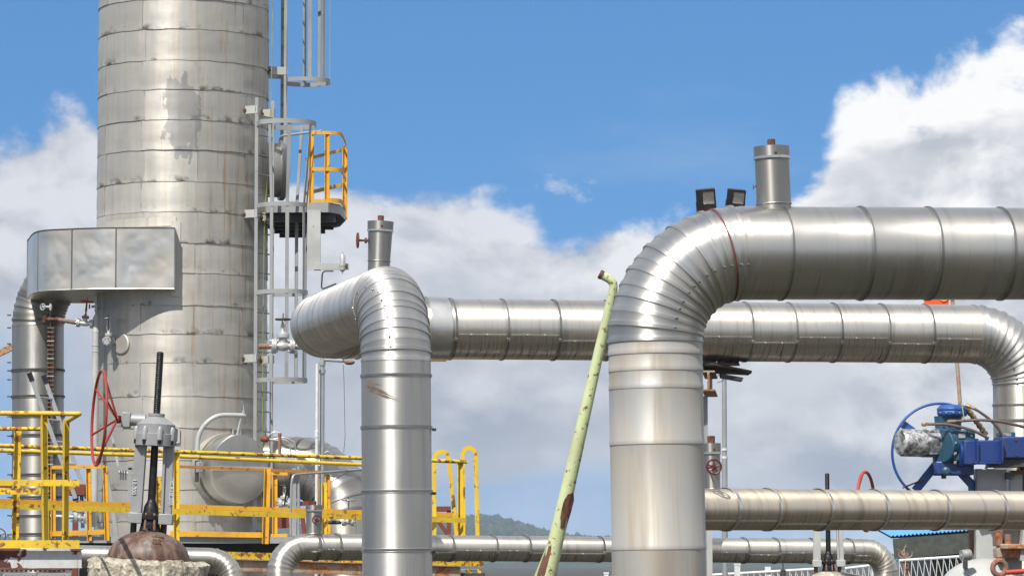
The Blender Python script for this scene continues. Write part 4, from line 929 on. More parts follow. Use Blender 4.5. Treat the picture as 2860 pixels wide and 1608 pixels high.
def caged_ladder(label, az, rho, z0, z1, hoops, cage0, cage1, brackets, flare=None, rung0=0.1):
    root = thing('caged_ladder', label, 'ladder', tpt(az, rho, z0)); e, t = tr(az), tt(az); hw = .225
    for s in (-1, 1):
        m = MB(); stile(m, tpt(az, rho, 0) + t * s * hw, z0, z1); m.build('stile', 'grey_steel', root)
    z = z0 + rung0
    while z < z1 - .05:
        m = MB(); p = tpt(az, rho, z); m.cyl(p - t * hw, p + t * hw, .0125, 8); m.build('rung', 'grey_steel', root); z += .30
    for hz in hoops: flatstrip(hoop_pts(az, rho, hw, .72, hz), .065).build('hoop', 'grey_steel', root)
    if flare: flatstrip(hoop_pts(az, rho, hw, .84, flare, .46), .07).build('hoop', 'grey_steel', root)
    c = tpt(az, rho, 0) + e * (.72 - .36)
    for a in (0, 40, 90, 140, 180):
        d = (-t * math.cos(rad(a)) + e * math.sin(rad(a))); q = c + d * .352; p0, p1 = V((q.x, q.y, cage0)), V((q.x, q.y, cage1))
        m = MB(); m.beam(p0, p1, .055, .01, d); m.build('cage_bar', 'grey_steel', root)
        if flare:
            q2 = c + d * .45 + e * .02; m = MB(); m.beam(p1, V((q2.x, q2.y, flare)), .05, .01, d); m.build('cage_bar', 'grey_steel', root)
    for bz in brackets:
        for s in (-1, 1):
            p = tpt(az, rho, bz) + t * s * (hw + .02); q = p - e * (rho - TR + .06)
            m = MB(); m.beam(q - e * .02, q + e * .10, .014, .13); b = m.build('tower_lug', 'rust_pale', root)
            m = MB(); m.beam(q + e * .06, p + e * .03, .016, .12); m.build('bracket', 'grey_light', root)
            m = MB(); m.lathe(q + e * .06 - t * .012, -t, [(0, .022), (.02, .022)], 6); m.build('bolt', 'rust', b)
zl = lambda y: tz(y, 54.3)
caged_ladder('lower caged grey ladder passing below the tower balcony', 61, 1.50, zl(1500), zl(278), [zl(579), zl(820), zl(1064)], zl(1070), zl(579), [zl(311), zl(600), zl(1002)], zl(352))
zu = lambda y: tz(y, 55.3)
caged_ladder('upper caged grey ladder leaving the top of the picture beside the tower', 100, 1.56, zu(520), 12.8, [zu(228), zu(-140)], zu(232), 12.7, [zu(205), zu(-200)])
def cable():
    pts = [P(762, 0, 54.6), P(760, 130, 54.6), P(757, 290, 54.5), P(738, 640, 54.2), P(735, 900, 54.2), P(732, 1250, 54.1), P(728, 1480, 54.1)]
    tag(MB().tube([P(765, -160, 54.6)] + pts, .0065, 8).build('cable', 'cable_green'), 'thin yellow green cable running down the tower behind the lower ladder', 'cable')
cable()

def high_platform():
    zd = P(900, 574, 54).z; zr = P(900, 371, 54).z; O = V((TC.x, TC.y, 0)); v = lambda x, y, z: O + V((x, y, z))
    root = thing('tower_balcony', 'small high balcony with orange yellow rail and dark grating on the tower', 'balcony', v(2.0, 0, zd))
    plan = [(1.36, -.98), (2.30, -1.02), (2.46, -.72), (2.5, .3), (2.36, 1.3), (1.75, 2.6), (.8, 2.2), (1.3, .9), (1.42, 0), (1.36, -.6)]
    m = MB(); m.sheet([v(x, y, zd - .04) for x, y in plan], (0, 0, 1), .03); m.build('grating', 'steel_dark', root)
    edge = [v(x, y, zd - .03) for x, y in plan[:6]]; flatstrip(edge, .15, .012).build('edge_plate', 'grey_steel', root)
    for y in (-.85, -.3, .35, 1.0, 1.7):
        m = MB(); m.ext([(-.05, -.07), (.05, -.07), (.05, -.06), (.006, -.06), (.006, .06), (.05, .06), (.05, .07), (-.05, .07), (-.05, .06), (-.006, .06), (-.006, -.06), (-.05, -.06)], v(1.3 + abs(y) * .05, y, zd - .17), v(2.4 - max(y, 0) * .25, y, zd - .17)); m.build('joist', 'steel_dark', root)
    rp = [v(2.04, -1.0, zr), v(2.28, -1.0, zr)] + [v(2.28 + .22 * math.sin(a), -.78 - .22 * math.cos(a), zr) for a in (.4, .8, 1.2)] + [v(2.5, -.3, zr), v(2.5, .4, zr), v(2.38, 1.3, zr), v(1.75, 2.6, zr)]
    flatstrip(rp, .05, .012).build('top_rail', 'orange', root)
    dz = V((0, 0, (zr - zd)))
    flatstrip([p - dz * .5 for p in rp[1:]], .06, .012).build('middle_rail', 'orange', root); flatstrip([p - dz * .93 for p in rp[1:]], .07, .012).build('toe_rail', 'orange', root)
    for x, y in ((2.04, -1.0), (2.28, -1.0), (2.46, .9)):
        m = MB(); m.ext([(-.03, -.03), (.03, -.03), (.03, -.02), (-.02, -.02), (-.02, .03), (-.03, .03)], v(x, y, zd - .03), v(x, y, zr - .01), (-.4, -1, 0)); m.build('post', 'orange', root)
    for f, nm in ((.5, 'gate_bar'), (.06, 'gate_bar')):
        m = MB(); m.beam(v(2.04, -1.0, zd) + dz * f, v(2.28, -1.0, zd) + dz * f, .01, .055); m.build(nm, 'orange', root)
    pts = rounded([v(1.52, -.5, zr - .16), v(1.52, -.55, zr + .0), v(2.2, -1.0, zr + .03)], .12); m = MB(); m.tube(pts, .018, 8); m.build('grab_rail', 'galvanised', root)
    # hanging channel and arm
    c0 = cD(521, 60, 54.0); c1 = cD(519, 430, 54.0); w = .1
    m = MB(); m.ext([(-w, -.05), (w, -.05), (w, .05), (w - .012, .05), (w - .012, -.038), (-w + .012, -.038), (-w + .012, .05), (-w, .05)], c1, c0, (0, 1, 0)); m.build('hanger_channel', 'grey_light', root)
    m = MB(); m.beam(cD(520, 405, 53.95), cD(735, 405, 53.95), .05, S(17, 54)); m.build('bracket_arm', 'grey_light', root)
    f = thing('air_filter', 'small silver air filter regulator on the bracket below the balcony', 'filter', cD(695, 450, 53.85))
    p = cD(695, 450, 53.85); k = S(1 / 2.195, 53.9)
    m = MB(); m.lathe(p, (0, 0, 1), [(0, 3 * k), (12 * k, 3 * k), (16 * k, 9 * k), (24 * k, 18 * k), (48 * k, 20 * k)], 16); m.build('bowl', 'silver_valve', f)
    m = MB(); m.lathe(p + V((0, 0, 48 * k)), (0, 0, 1), [(0, 22 * k), (8 * k, 22 * k), (8 * k, 17 * k), (60 * k, 17 * k), (72 * k, 10 * k), (74 * k, 4 * k), (88 * k, 4 * k)], 16); m.build('spring_housing', 'silver_valve', f)
    m = MB(); m.box(p + V((24 * k, 0, 48 * k)), 20 * k, 14 * k, 12 * k); m.build('port', 'steel_dark', f)
    tag(MB().tube(rounded([cD(640, 432, 53.9), cD(572, 432, 53.9), cD(565, 545, 53.9), cD(655, 510, 53.7)], .06), .012, 8).build('impulse_tube', 'steel_dark'), 'thin bent tube below the air filter arm', 'tube')
    tag(MB().tube([cD(700, 1005, 50), cD(704, 1100, 50), cD(711, 1448, 50), cE(990, 380, 50)], .004, 6).build('hanging_wire', 'steel_dark'), 'thin wire hanging down beside the scuffed riser', 'wire')
high_platform()
# ------------------------------------------------------------------ small piping left of the tower
def left_piping():
    Y = 54.0
    root = thing('standpipe', 'slim light grey standpipe with stepped joints in front of the tower edge', 'pipe', V((cW(970, 290, Y).x, Y, 0)))
    x = cW(970, 300, Y).x; z = lambda y: cW(970, y, Y).z; r = S(9.6, Y); zb = cN(800, 1030, Y).z
    prof = [(zb, r * .7), (zb + .04, r * .75), (zb + .1, r), (cN(0, 905, Y).z, r), (cN(0, 903, Y).z, r * 1.1), (cN(0, 880, Y).z, r * 1.1), (cN(0, 878, Y).z, r), (z(662), r * .98), (z(660), r * 1.08), (z(652), r * 1.08), (z(650), r), (z(602), r), (z(600), r * 1.1), (z(592), r * 1.1), (z(590), r), (z(462), r), (z(460), r * 1.06), (z(455), r), (z(320), r * .95), (z(300), r * .6), (z(285), r * .45)]
    m = MB(); m.lathe(V((x, Y, 0)), (0, 0, 1), prof, 20); m.build('barrel', 'grey_light', root)
    m = MB(); m.lathe(V((x, Y, 0)), (0, 0, 1), [(z(290), r * .3), (z(250), r * .3), (z(248), r * .5), (z(232), r * .5), (z(230), r * .3), (z(215), r * .3), (z(213), r * .55), (z(185), r * .55), (z(183), r * .28), (z(120), r * .28), (z(118), r * .42), (z(92), r * .42)], 12); m.build('vent_fitting', 'galvanised', root)
    p = cW(965, 202, Y); m = MB(); m.cyl(p, cW(925, 202, Y), r * .4, 10); m.build('vent_valve', 'galvanised', root); small_wheel(root, cW(905, 202, Y), (-1, -.4, 0), S(6, Y), 'galvanised', S(1.2, Y), 4)
    gate_valve('silver gate valve with red handwheel hung under the inlet duct', cW(858, 372, Y), cW(930, 378, Y) - cW(780, 365, Y), S(12, Y), S(38, Y), S(62, Y) * .98, S(17, Y), 'silver_valve', 'red_bright', 'rust_pale')
    gate_valve('silver gate valve with grey handwheel on the nozzle against the tower', cW(1098, 548, 53.9), cW(1160, 548, 54.15) - cW(1040, 545, 53.6), S(12, Y), S(32, Y), S(64, Y) * .98, S(17, Y), 'silver_valve', 'valve_grey')
    tag(MB().cyl(cW(1150, 548, 54.1), cW(1245, 545, 54.35), S(5.2, Y), 14).build('nozzle_pipe', 'grey_light'), 'stub of grey pipe joining the grey wheel valve to the tower', 'pipe')
    root = thing('sample_line', 'rusty sample line with small side valves crossing under the duct', 'pipe', cW(510, 420, Y))
    m = MB(); m.cyl(cW(590, 335, Y), cW(790, 368, Y), S(6, Y), 14); m.build('pipe', 'rust_pale', root)
    m = MB(); m.cyl(cW(490, 328, Y), cW(600, 336, Y), S(4.6, Y), 12); m.build('nipple', 'rust', root)
    for q in (498, 575): m = MB(); m.lathe(cW(q - 14, 330, Y), (1, 0, -.07), [(0, S(6, Y)), (S(8, Y), S(6.4, Y))], 10); m.build('coupling', 'rust', root)
    small_wheel(root, cW(446, 328, Y), (-1, -.6, 0), S(8.5, Y), 'rust', S(1.3, Y), 4)
    m = MB(); m.cyl(cW(446, 328, Y), cW(492, 330, Y), S(2.6, Y), 8); m.build('valve_stem', 'rust', root)
    m = MB(); m.cyl(cW(511, 180, Y), cW(509, 420, Y), S(1.6, Y), 8); m.build('drop_tube', 'steel_dark', root)
    m = MB(); m.lathe(cW(512, 240, Y), (0, 0, 1), [(0, S(3, Y)), (S(6, Y), S(4.5, Y)), (S(14, Y), S(4.5, Y)), (S(16, Y), S(3, Y)), (S(20, Y), S(3, Y))], 10); m.build('needle_valve', 'grey_light', root)
    m = MB(); m.cyl(cW(512, 205, Y), cW(435, 205, Y), S(3.2, Y), 10); m.build('valve_stem', 'grey_light', root); small_wheel(root, cW(432, 205, Y), (-.6, -1, 0), S(8.5, Y), 'grey_light', S(1.3, Y), 4)
    # level gauge
    Yg = 53.6; root = thing('level_gauge', 'tall rusty level gauge column with many clips in front of the ribbed pipe', 'gauge', cN(428, 800, Yg))
    m = MB(); m.beam(cN(412, 800, Yg), cW(500, 428, Yg), S(6, Yg), .03, (0, 1, 0)); m.build('back_strip', 'rust', root)
    a, b = cN(432, 800, Yg), cW(530, 418, Yg); mid = a + (b - a) * .62
    m = MB(); m.cyl(mid, b, S(3.2, Yg), 10); m.build('upper_tube', 'rust_pale', root); m = MB(); m.cyl(a, mid, S(2.9, Yg), 10); m.build('lower_tube', 'grey_light', root)
    for k in range(40):
        q = a + (b - a) * (k / 39); m = MB(); m.beam(q + V((-S(13, Yg), -.04, 0)), q + V((S(6, Yg), -.04, 0)), .03, S(2.4, Yg)); m.build('clip', 'rust_pale' if k % 4 else 'grey_light', root)
    # leaning aluminium ladder
    Yl = 53.2; root = thing('leaning_ladder', 'light aluminium ladder leaning behind the yellow landing posts', 'ladder', cN(680, 1000, Yl))
    s1 = (cN(640, 790, Yl), cW(302, 890, Yl + .0)); s2 = (cN(735, 790, Yl + .3), cW(448, 915, Yl + .3))
    for a, b in (s1, s2):
        m = MB(); m.beam(a, b, .06, .03, (0, 1, 0)); st = m.build('stile', 'galvanised', root)
        m = MB(); e = (b - a).normalized(); m.beam(b - e * .1, b + e * .03, .075, .05, (0, 1, 0)); m.build('rubber_grip', 'black_box', st)
    for f in (.1, .28, .46, .64, .82): m = MB(); m.cyl(s1[0] + (s1[1] - s1[0]) * f, s2[0] + (s2[1] - s2[0]) * f, .016, 8); m.build('rung', 'galvanised', root)
    tag(MB().beam(cW(-60, 700, 54), cW(122, 612, 54), .10, S(17, 54)).build('slanting_strut', 'rust_beam'), 'yellow brown slanting strut meeting the sooty ribbed pipe', 'brace')
    r = thing('handwheel', 'small dark red handwheel cut by the picture edge below the yellow bars', 'handwheel', cN(0, 1140, 52)); small_wheel(r, cN(-8, 1105, 52), (-.3, -1, 0), S(20, 52), 'red_oxide', S(1.8, 52), 4)
    m = MB(); m.cyl(cN(-8, 1105, 52), cN(-8, 1105, 52.6), .03, 8); m.build('valve_stem', 'steel_dark', r)
    Yv = 52.4; gate_valve('silver flanged valve low behind the yellow rails by the standpipe', cN(672, 955, Yv), (1, .35, -.1), S(15, Yv), S(28, Yv), S(46, Yv), S(13, Yv), 'silver_valve', 'red_oxide')
    tag(MB().cyl(cN(430, 940, Yv), cN(625, 948, Yv - .1), S(5, Yv), 12).build('branch_pipe', 'galvanised'), 'short silver branch pipe feeding the low flanged valve', 'pipe')
    r = thing('pipe_support', 'dark red steel support box behind the yellow rails near the ribbed pipe', 'support', cN(670, 780, 53.4))
    m = MB(); m.box(cN(665, 720, 53.4), S(46, 53), .4, S(32, 53)); m.build('box', 'red_oxide', r, bevel=.01)
    m = MB(); m.beam(cN(-40, 700, 58.5), cN(100, 690, 58.5), .1, S(20, 58)); m.build('cross_beam', 'red_oxide', r)
    m = MB(); m.beam(cN(690, 760, 53.3), cN(700, 1040, 53.3), .05, .05, (0, 1, 0)); m.build('prop', 'steel_dark', r)
    m = MB(); m.beam(V((cN(640, 760, 53.4).x, 53.4, 0)), cN(640, 760, 53.4), .08, .08, (0, 1, 0)); m.build('leg', 'red_oxide', r)
left_piping()

# ------------------------------------------------------------------ clutter between the tower and the middle riser
def mid_clutter():
    Y = 53.0
    gate_valve('silver gate valve with dark edge on handwheel beside the lower ladder', cD(330, 892, Y), (1, .12, 0), S(21, Y), S(52, Y), S(74, Y), S(21, Y), 'silver_valve', 'steel_dark')
    r = thing('branch_pipe', 'grey branch pipe joining the ladder side valve to the pipe loop', 'pipe', cD(300, 940, Y))
    m = MB(); m.cyl(cD(400, 893, Y), cD(560, 900, Y + .1), S(9, Y), 16); m.build('right_run', 'galvanised', r); m = MB(); m.cyl(cD(190, 893, Y + .3), cD(262, 893, Y), S(8, Y), 14); m.build('left_run', 'rust_pale', r)
    Yp = 51.5; r = thing('instrument_post', 'slim grey instrument post standing between the tower and the middle riser', 'post', V((cD(560, 1448, Yp).x, Yp, 0)))
    xp = cD(571, 1200, Yp).x; m = MB(); m.cyl(V((xp, Yp, .5)), V((xp, Yp, cD(570, 940, Yp).z)), S(6.5, Yp), 14); m.build('pipe', 'galvanised', r)
    m = MB(); q = cD(540, 1000, Yp - .1); q2 = cQ(1010, 60, Yp - .1); m.cyl(V((q2.x, Yp - .1, q2.z - 3)), q, S(4.6, Yp), 12); m.build('conduit', 'white_paint', r)
    m = MB(); m.lathe(q2 + V((0, 0, -.02)), (0, 0, 1), [(0, S(6, Yp)), (.09, S(6, Yp)), (.1, S(4.6, Yp))], 12); m.build('coupling', 'white_paint', r)
    for y in (1010, 1060): m = MB(); m.lathe(cD(571, y, Yp), (0, 0, 1), [(0, S(9, Yp)), (.06, S(9, Yp))], 12); m.build('clamp', 'galvanised', r)
    m = MB(); m.cyl(cD(585, 975, Yp), cD(700, 982, Yp - .2), S(5, Yp), 12); m.build('side_arm', 'galvanised', r); m = MB(); m.ball(cD(738, 990, Yp - .2), S(11, Yp), 12, 8, (1.4, 1, .7)); m.build('side_valve', 'rust_pale', r)
    Yv = 51.8; gate_valve('white bodied control valve under the orange rail beside the manhole cover', cQ(688, 735, Yv), (1, .2, 0), S(13, Yv), S(26, Yv), S(52, Yv), S(12, Yv), 'grey_light', 'steel_dark')
    r = thing('gauge_assembly', 'small red gauge head with rusty pipe stub beside the ladder foot', 'gauge', cQ(640, 260, 52))
    m = MB(); m.lathe(cQ(455, 90, 52), (1, -.2, 0), [(0, S(6, 52)), (S(8, 52), S(9, 52)), (S(18, 52), S(9, 52)), (S(24, 52), S(5, 52))], 14); m.build('gauge_head', 'red_oxide', r)
    m = MB(); m.cyl(cQ(520, 92, 52), cQ(640, 105, 52), S(3.5, 52), 8); m.build('arm', 'grey_steel', r); m = MB(); m.cyl(cQ(642, 262, 52), cQ(644, 30, 52), S(5, 52), 12); m.build('pipe_stub', 'rust_pale', r)
    for k, (a, b, c) in enumerate((((530, 60), (580, 15), (650, 30)), ((560, 95), (700, 70), (790, 120)), ((650, 90), (740, 110), (755, 250)), ((1075, 240), (1120, 205), (1170, 250)), ((790, 110), (800, 180), (795, 250)))):
        m = MB(); m.tube(rounded([cQ(*a, 52), cQ(*b, 52), cQ(*c, 52)], .3, 8), .009, 6); m.build('tubing', 'galvanised', r)
    m = MB(); m.tube(rounded([cQ(755, 440, 51.5), cQ(715, 560, 51.5), cQ(690, 750, 51.5)], .3, 8), .012, 6); m.build('cable', 'black_box', r)
    Yh = 46.8; tag(MB().tube(rounded([cQ(1560, 385, 49.5), cQ(775, 443, Yh), cQ(757, 560, Yh), cQ(752, 1040, Yh)], .16, 10), S(3.3, Yh), 12).build('grab_rail', 'galvanised'), 'bent galvanised grab rail crossing in front of the orange posts', 'handrail')
    for x, w, y0, lab, mt in ((787, 12, 380, 'broad grey steel post behind the bent grab rail', 'grey_steel'), (830, 9, 360, 'rust streaked round post beside the broad grey post', 'galvanised')):
        Yq = 51.; m = MB()
        if w == 12: m.beam(cQ(x, y0, Yq), cQ(x, 1100, Yq), S(w, Yq), .06, (0, 1, 0))
        else: m.cyl(cQ(x, 1100, Yq), cQ(x, y0, Yq), S(w / 2, Yq), 12)
        tag(m.build('post', mt), lab, 'post')
    r = thing('steel_frame', 'red oxide steel frame seen below the orange rails near the bottom pipe', 'frame', cQ(700, 1040, 52.6))
    for (x0, y0, x1, y1, h) in ((600, 905, 735, 900, 22), (600, 955, 735, 955, 10), (870, 870, 890, 1040, 12), (640, 740, 960, 725, 12)):
        m = MB(); m.beam(cQ(x0, y0, 52.6), cQ(x1, y1, 52.6), .08, S(h, 52.6)) if abs(x1 - x0) > 60 else m.beam(cQ(x0, y0, 52.6), cQ(x1, y1, 52.6), S(h, 52.6), .08, (0, 1, 0)); m.build('bar', 'red_oxide', r)
    r = thing('pipe_bracket', 'red oxide triangular bracket between the yellow rail loops', 'bracket', cE(1860, 1100, 49.5))
    m = MB(); m.beam(cE(1790, 868, 49.5), cE(1915, 868, 49.5), .12, S(15, 49.5)); m.build('top_bar', 'red_oxide', r)
    m = MB(); m.beam(cE(1898, 880, 49.5), cE(1900, 1300, 49.5), S(11, 49.5), .12, (0, 1, 0)); m.build('leg', 'red_oxide', r)
    m = MB(); m.beam(cE(1795, 960, 49.5), cE(1890, 1090, 49.5), S(12, 49.5), .06, (0, 1, 0)); m.build('brace', 'red_oxide', r)
    Yw = 48.6; gate_valve('dark valve with chrome wheel before the wide outlet elbow', cQ(1325, 905, Yw), (1, -.2, 0), S(13, Yw), S(26, Yw), S(58, Yw), S(17, Yw), 'grey_light', 'galvanised')
    tag(MB().cyl(cQ(1130, 915, Yw + .1), cQ(1245, 915, Yw), S(5.5, Yw), 12).build('branch_pipe', 'steel_dark'), 'dark short pipe feeding the chrome wheel valve', 'pipe')
mid_clutter()

# ------------------------------------------------------------------ slanting green pipe
def green_pipe():
    Y = 33.0; root = thing('vent_pipe', 'pale green slanting vent pipe with rust patches and hooked open top', 'pipe', cK(150, 1448, Y))
    a = cK(150, 1448, Y); up = cK(460, 100, Y) - a; base = a - up * .35; k = S(1 / 1.667, Y)
    pts = [base, a, cK(255, 1000, Y), cK(400, 330, Y), cK(440, 170, Y), cK(462, 88, Y), cK(448, 56, Y), cK(405, 45, Y)]
    main = rounded([base, cK(462, 80, Y), cK(400, 46, Y)], .085, 8)
    n = len(main); rr = []
    for i, p in enumerate(main):
        f = min(1, max(0, (p - base).length / ((main[-1] - base).length))); rr.append((45 - 25.5 * f ** .9) * k)
    # subdivide the long straight
    pts = []; rad_ = []
    for i in range(24): f = i / 24; pts.append(main[0] + (main[1] - main[0]) * f); rad_.append(rr[0] + (rr[1] - rr[0]) * f)
    pts += main[1:]; rad_ += rr[1:]
    m = MB(); m.tube(pts, rad_, 20, caps=False); m.build('barrel', 'pale_green', root)
    d = (main[-1] - main[-2]).normalized(); m = MB(); m.lathe(main[-1] - d * .012, d, [(0, rr[-1] * 1.12), (.03, rr[-1] * 1.15), (.035, rr[-1] * .9), (.0, rr[-1] * .85)], 20, caps=False); m.build('open_rim', 'rust', root)
    m = MB(); m.lathe(main[-1] - d * .04, d, [(0, .001), (.001, rr[-1] * .9)], 20); m.build('bore', 'steel_dark', root)
    # side gusset fins at the lower part
    e = (main[1] - main[0]).normalized(); sd = V((-e.z, 0, e.x))
    f0, f1, f2 = cK(215, 1070, Y), cK(150, 1290, Y), cK(65, 1500, Y); axis = lambda p: main[0] + e * (p - main[0]).dot(e)
    m = MB(); m.sheet([f0, f1, f2, axis(f2), axis(f0)], (0, 1, 0), .03); m.build('gusset', 'pale_green', root)
    def patch(cx, cy, w, h, ang, Yp=Y - .055):
        c = cK(cx, cy, Yp); A = rad(ang); u = V((math.cos(A), 0, math.sin(A))); v_ = V((-math.sin(A), 0, math.cos(A))); m = MB(); rows = []
        ax0 = axis(c); rng = random.Random(int(cx)); pts2 = []
        for q in range(24):
            a_ = 2 * math.pi * q / 24; j = 1 + .1 * math.sin(3 * a_ + cx) + .06 * rng.uniform(-1, 1)
            p = c + u * math.cos(a_) * abs(math.cos(a_)) ** -.3 * w * k * j * .9 + v_ * math.sin(a_) * h * k * j
            o = (p - axis(p)); lat = min(abs(o.x), 33 * k) ; R = 33.5 * k; p.y = Y - math.sqrt(max(R * R - lat * lat, 0)) - .004; pts2.append(p)
        cc = c.copy(); cc.y = Y - 33.5 * k - .005; m.v = [cc] + pts2; m.f = [(0, 1 + q, 1 + (q + 1) % 24) for q in range(24)]
        m.build('rust_patch', 'rust', root)
    patch(238, 1140, 26, 88, -14); patch(135, 1400, 24, 110, -16, Y - .02)
    m = MB(); m.sheet([cK(212, 1085, Y + .02), cK(225, 1035, Y + .02), cK(200, 1110, Y + .02)], (0, -1, 0), .02); m.build('torn_edge', 'rust', root)
green_pipe()
# ------------------------------------------------------------------ lamp pole, pipe support, sign
def right_upright():
    Y = 50.; x = cU(1462, 900, Y).x; root = thing('lamp_pole', 'galvanised lamp pole with two floodlights behind the thickest pipe', 'lamp pole', V((x, Y, 0)))
    zt = cG(990, 620, Y).z; zj = cU(0, 1345, Y).z; zk = cU(0, 1250, Y).z
    m = MB(); m.lathe(V((x, Y, 0)), (0, 0, 1), [(0, S(8, Y)), (zj, S(8, Y)), (zj, S(6.9, Y)), (zk, S(6.9, Y)), (zt, S(6.3, Y)), (zt + .01, .01)], 16); m.build('pole', 'galvanised', root)
    for z in (zj, zk): m = MB(); m.lathe(V((x, Y, z - .02)), (0, 0, 1), [(0, S(8.6, Y)), (.03, S(8.6, Y))], 16); m.build('collar', 'white_paint', root)
    m = MB(); m.beam(cG(830, 625, Y), cG(1190, 615, Y), .05, .05); m.build('cross_arm', 'black_box', root)
    for (cx, cy, w, h, tilt, gm, lab) in ((888, 526, 146, 156, 5, 'lamp_amber', 'amber'), (1113, 522, 140, 144, -5, 'lamp_silver', 'silver')):
        k = S(1 / 2.682, Y); c = cG(cx, cy, Y - .1); M = Matrix.Rotation(rad(-tilt), 3, 'Y') @ Matrix.Rotation(rad(14), 3, 'X')
        f = thing('floodlight', 'black floodlight with %s reflector on the pole behind the thickest pipe elbow' % lab, 'floodlight', c - V((0, 0, h * k / 2)), 'floodlights on the pole')
        w_, h_ = w * k, h * k
        def bx(m, p, sx, sy, sz): return m.box(c + M @ V(p), sx, sy, sz, M)
        m = MB(); t = .035
        gx0, gx1, gz0, gz1 = -w_ * .16, w_ * .42, -h_ * .22, h_ * .40
        for (xa, xb, za, zb) in ((-w_ / 2, gx0, -h_ / 2, h_ / 2), (gx1, w_ / 2, -h_ / 2, h_ / 2), (gx0, gx1, -h_ / 2, gz0), (gx0, gx1, gz1, h_ / 2)):
            mm = MB(); bx(mm, ((xa + xb) / 2, -.05, (za + zb) / 2), xb - xa, t, zb - za); mm.build('bezel', 'black_box', f)
        m = MB(); bx(m, (0, .03, 0), w_ * .96, .12, h_ * .96); m.build('housing', 'black_box', f, bevel=.01)
        m = MB(); rows = [[c + M @ V((gx0 + (gx1 - gx0) * i / 8, -.032 + .012 * math.cos((j / 8 - .35) * 3.) + .0 * i, gz0 + (gz1 - gz0) * j / 8)) for i in range(9)] for j in range(9)]; m.grid(rows); m.build('reflector', gm, f)
        m = MB(); m.sheet([c + M @ V(p) for p in ((gx0, -.06, gz0), (gx1, -.06, gz0), (gx1, -.06, gz1), (gx0, -.06, gz1))], M @ V((0, 1, 0)), .004); m.build('glass', 'lamp_glass', f)
        for s in (-1, 1): m = MB(); m.beam(c + M @ V((s * w_ * .5, 0, -h_ * .1)), c + M @ V((s * w_ * .5, .02, -h_ * .62)), .03, .012, (1, 0, 0)); m.build('yoke', 'steel_dark', f)
    # post with a warning plate, mostly hidden by the thickest pipe
    Ys = 49.; root = thing('sign_post', 'brown leaning post with orange plate between the thickest pipe and the pipe behind it', 'sign post', cR(1185, 130, Ys))
    a = cR(1180, 330, Ys); b = cH(1185, 700, Ys); m = MB(); m.cyl(a, b, S(5.6, Ys), 12); m.build('post', 'rust_beam', root)
    q0 = cH(985, 803, Ys - .06); q1 = cH(1166, 805, Ys - .06); wv = q1 - q0; up = V((-.03, 0, .55))
    m = MB(); m.sheet([q0 + wv * .03, q1 - wv * .04, q1 + V((0, 0, .03)), q1 + up, q0 + up - wv * .04, q0 + V((0, 0, .03))], (0, 1, 0), .012); m.build('plate', 'sign_orange', root)
    m = MB(); m.lathe(cH(1128, 748, Ys - .075), (0, 1, 0), [(0, S(13, Ys)), (.012, S(13, Ys))], 24); m.build('disc', 'sign_dot', root)
    # column and beam under the loop pipe
    Yc = 45.6; root = thing('pipe_support', 'brown rusty beam and dark column propping the back pipe', 'support', V((cU(1225, 900, Yc).x, Yc, 0)))
    xc = cU(1215, 900, Yc).x; zt = cU(0, 620, Yc).z; m = MB(); w = S(22, Yc) / 2
    m.ext([(-w, -w), (w, -w), (w, -w + .012), (.008, -w + .012), (.008, w - .012), (w, w - .012), (w, w), (-w, w), (-w, w - .012), (-.008, w - .012), (-.008, -w + .012), (-w, -w + .012)], V((xc, Yc, 0)), V((xc, Yc, zt)), (0, 1, 0)); m.build('column', 'valve_grey', root)
    A = cU(1275, 460, Yc); hh = S(56, Yc) / 2; ww = S(36, Yc) / 2
    m = MB(); m.ext([(-ww, -hh), (ww, -hh), (ww, -hh + .02), (.015, -hh + .02), (.015, hh - .02), (ww, hh - .02), (ww, hh), (-ww, hh), (-ww, hh - .02), (-.015, hh - .02), (-.015, -hh + .02), (-ww, -hh + .02)], A + V((-.03, -.5, 0)), A + V((.1, 1.2, 0))); m.build('cross_beam', 'rust_beam', root)
    m = MB(); m.sheet([cU(1180, 255, Yc - .5), cU(1330, 250, Yc - .5), cU(1789, 345, Yc - .2), cU(1745, 375, Yc + .3), cU(1180, 345, Yc + .4)], (0, 0, 1), .03); m.build('bearing_plate', 'rust_dark', root)
    m = MB(); m.sheet([cU(1415, 350, Yc - .3), cU(1690, 400, Yc - .3), cU(1675, 440, Yc - .3), cU(1425, 395, Yc - .3)], (0, 1, 0), .3); m.build('torn_plate', 'steel_dark', root)
    for x0, x1, mt in ((1200, 1360, 'valve_grey'), (1380, 1460, 'rust_beam'), (1470, 1630, 'rust_dark')):
        m = MB(); a, b = cU(x0, 205, Yc - .1), cU(x1, 205, Yc - .1); m.beam(a, b, .25, S(24, Yc)); m.build('shoe', mt, root)
    m = MB(); m.sheet([cU(1330, 240, Yc - .35), cU(1645, 255, Yc - .35), cU(1640, 262, Yc), cU(1330, 250, Yc)], (0, 0, 1), .02); m.build('shoe_flange', 'rust', root)
    for k, (a, b, c) in enumerate((((1310, 350), (1370, 410), (1400, 350)), ((1380, 460), (1440, 440), (1470, 400)))): m = MB(); m.tube(rounded([cU(*a, Yc - .3), cU(*b, Yc - .3), cU(*c, Yc - .3)], .05), .004, 5); m.build('loose_wire', 'steel_dark', root)
    xq = cI(180, 1300, 44.9).x; m = MB(); m.beam(V((xq, 44.9, 0)), V((xq, 44.9, cI(0, 1100, 44.9).z)), S(15, 45), .06, (0, 1, 0)); tag(m.build('post', 'grey_light'), 'plain grey post close to the thickest pipe under the tan pipe', 'post')
right_upright()

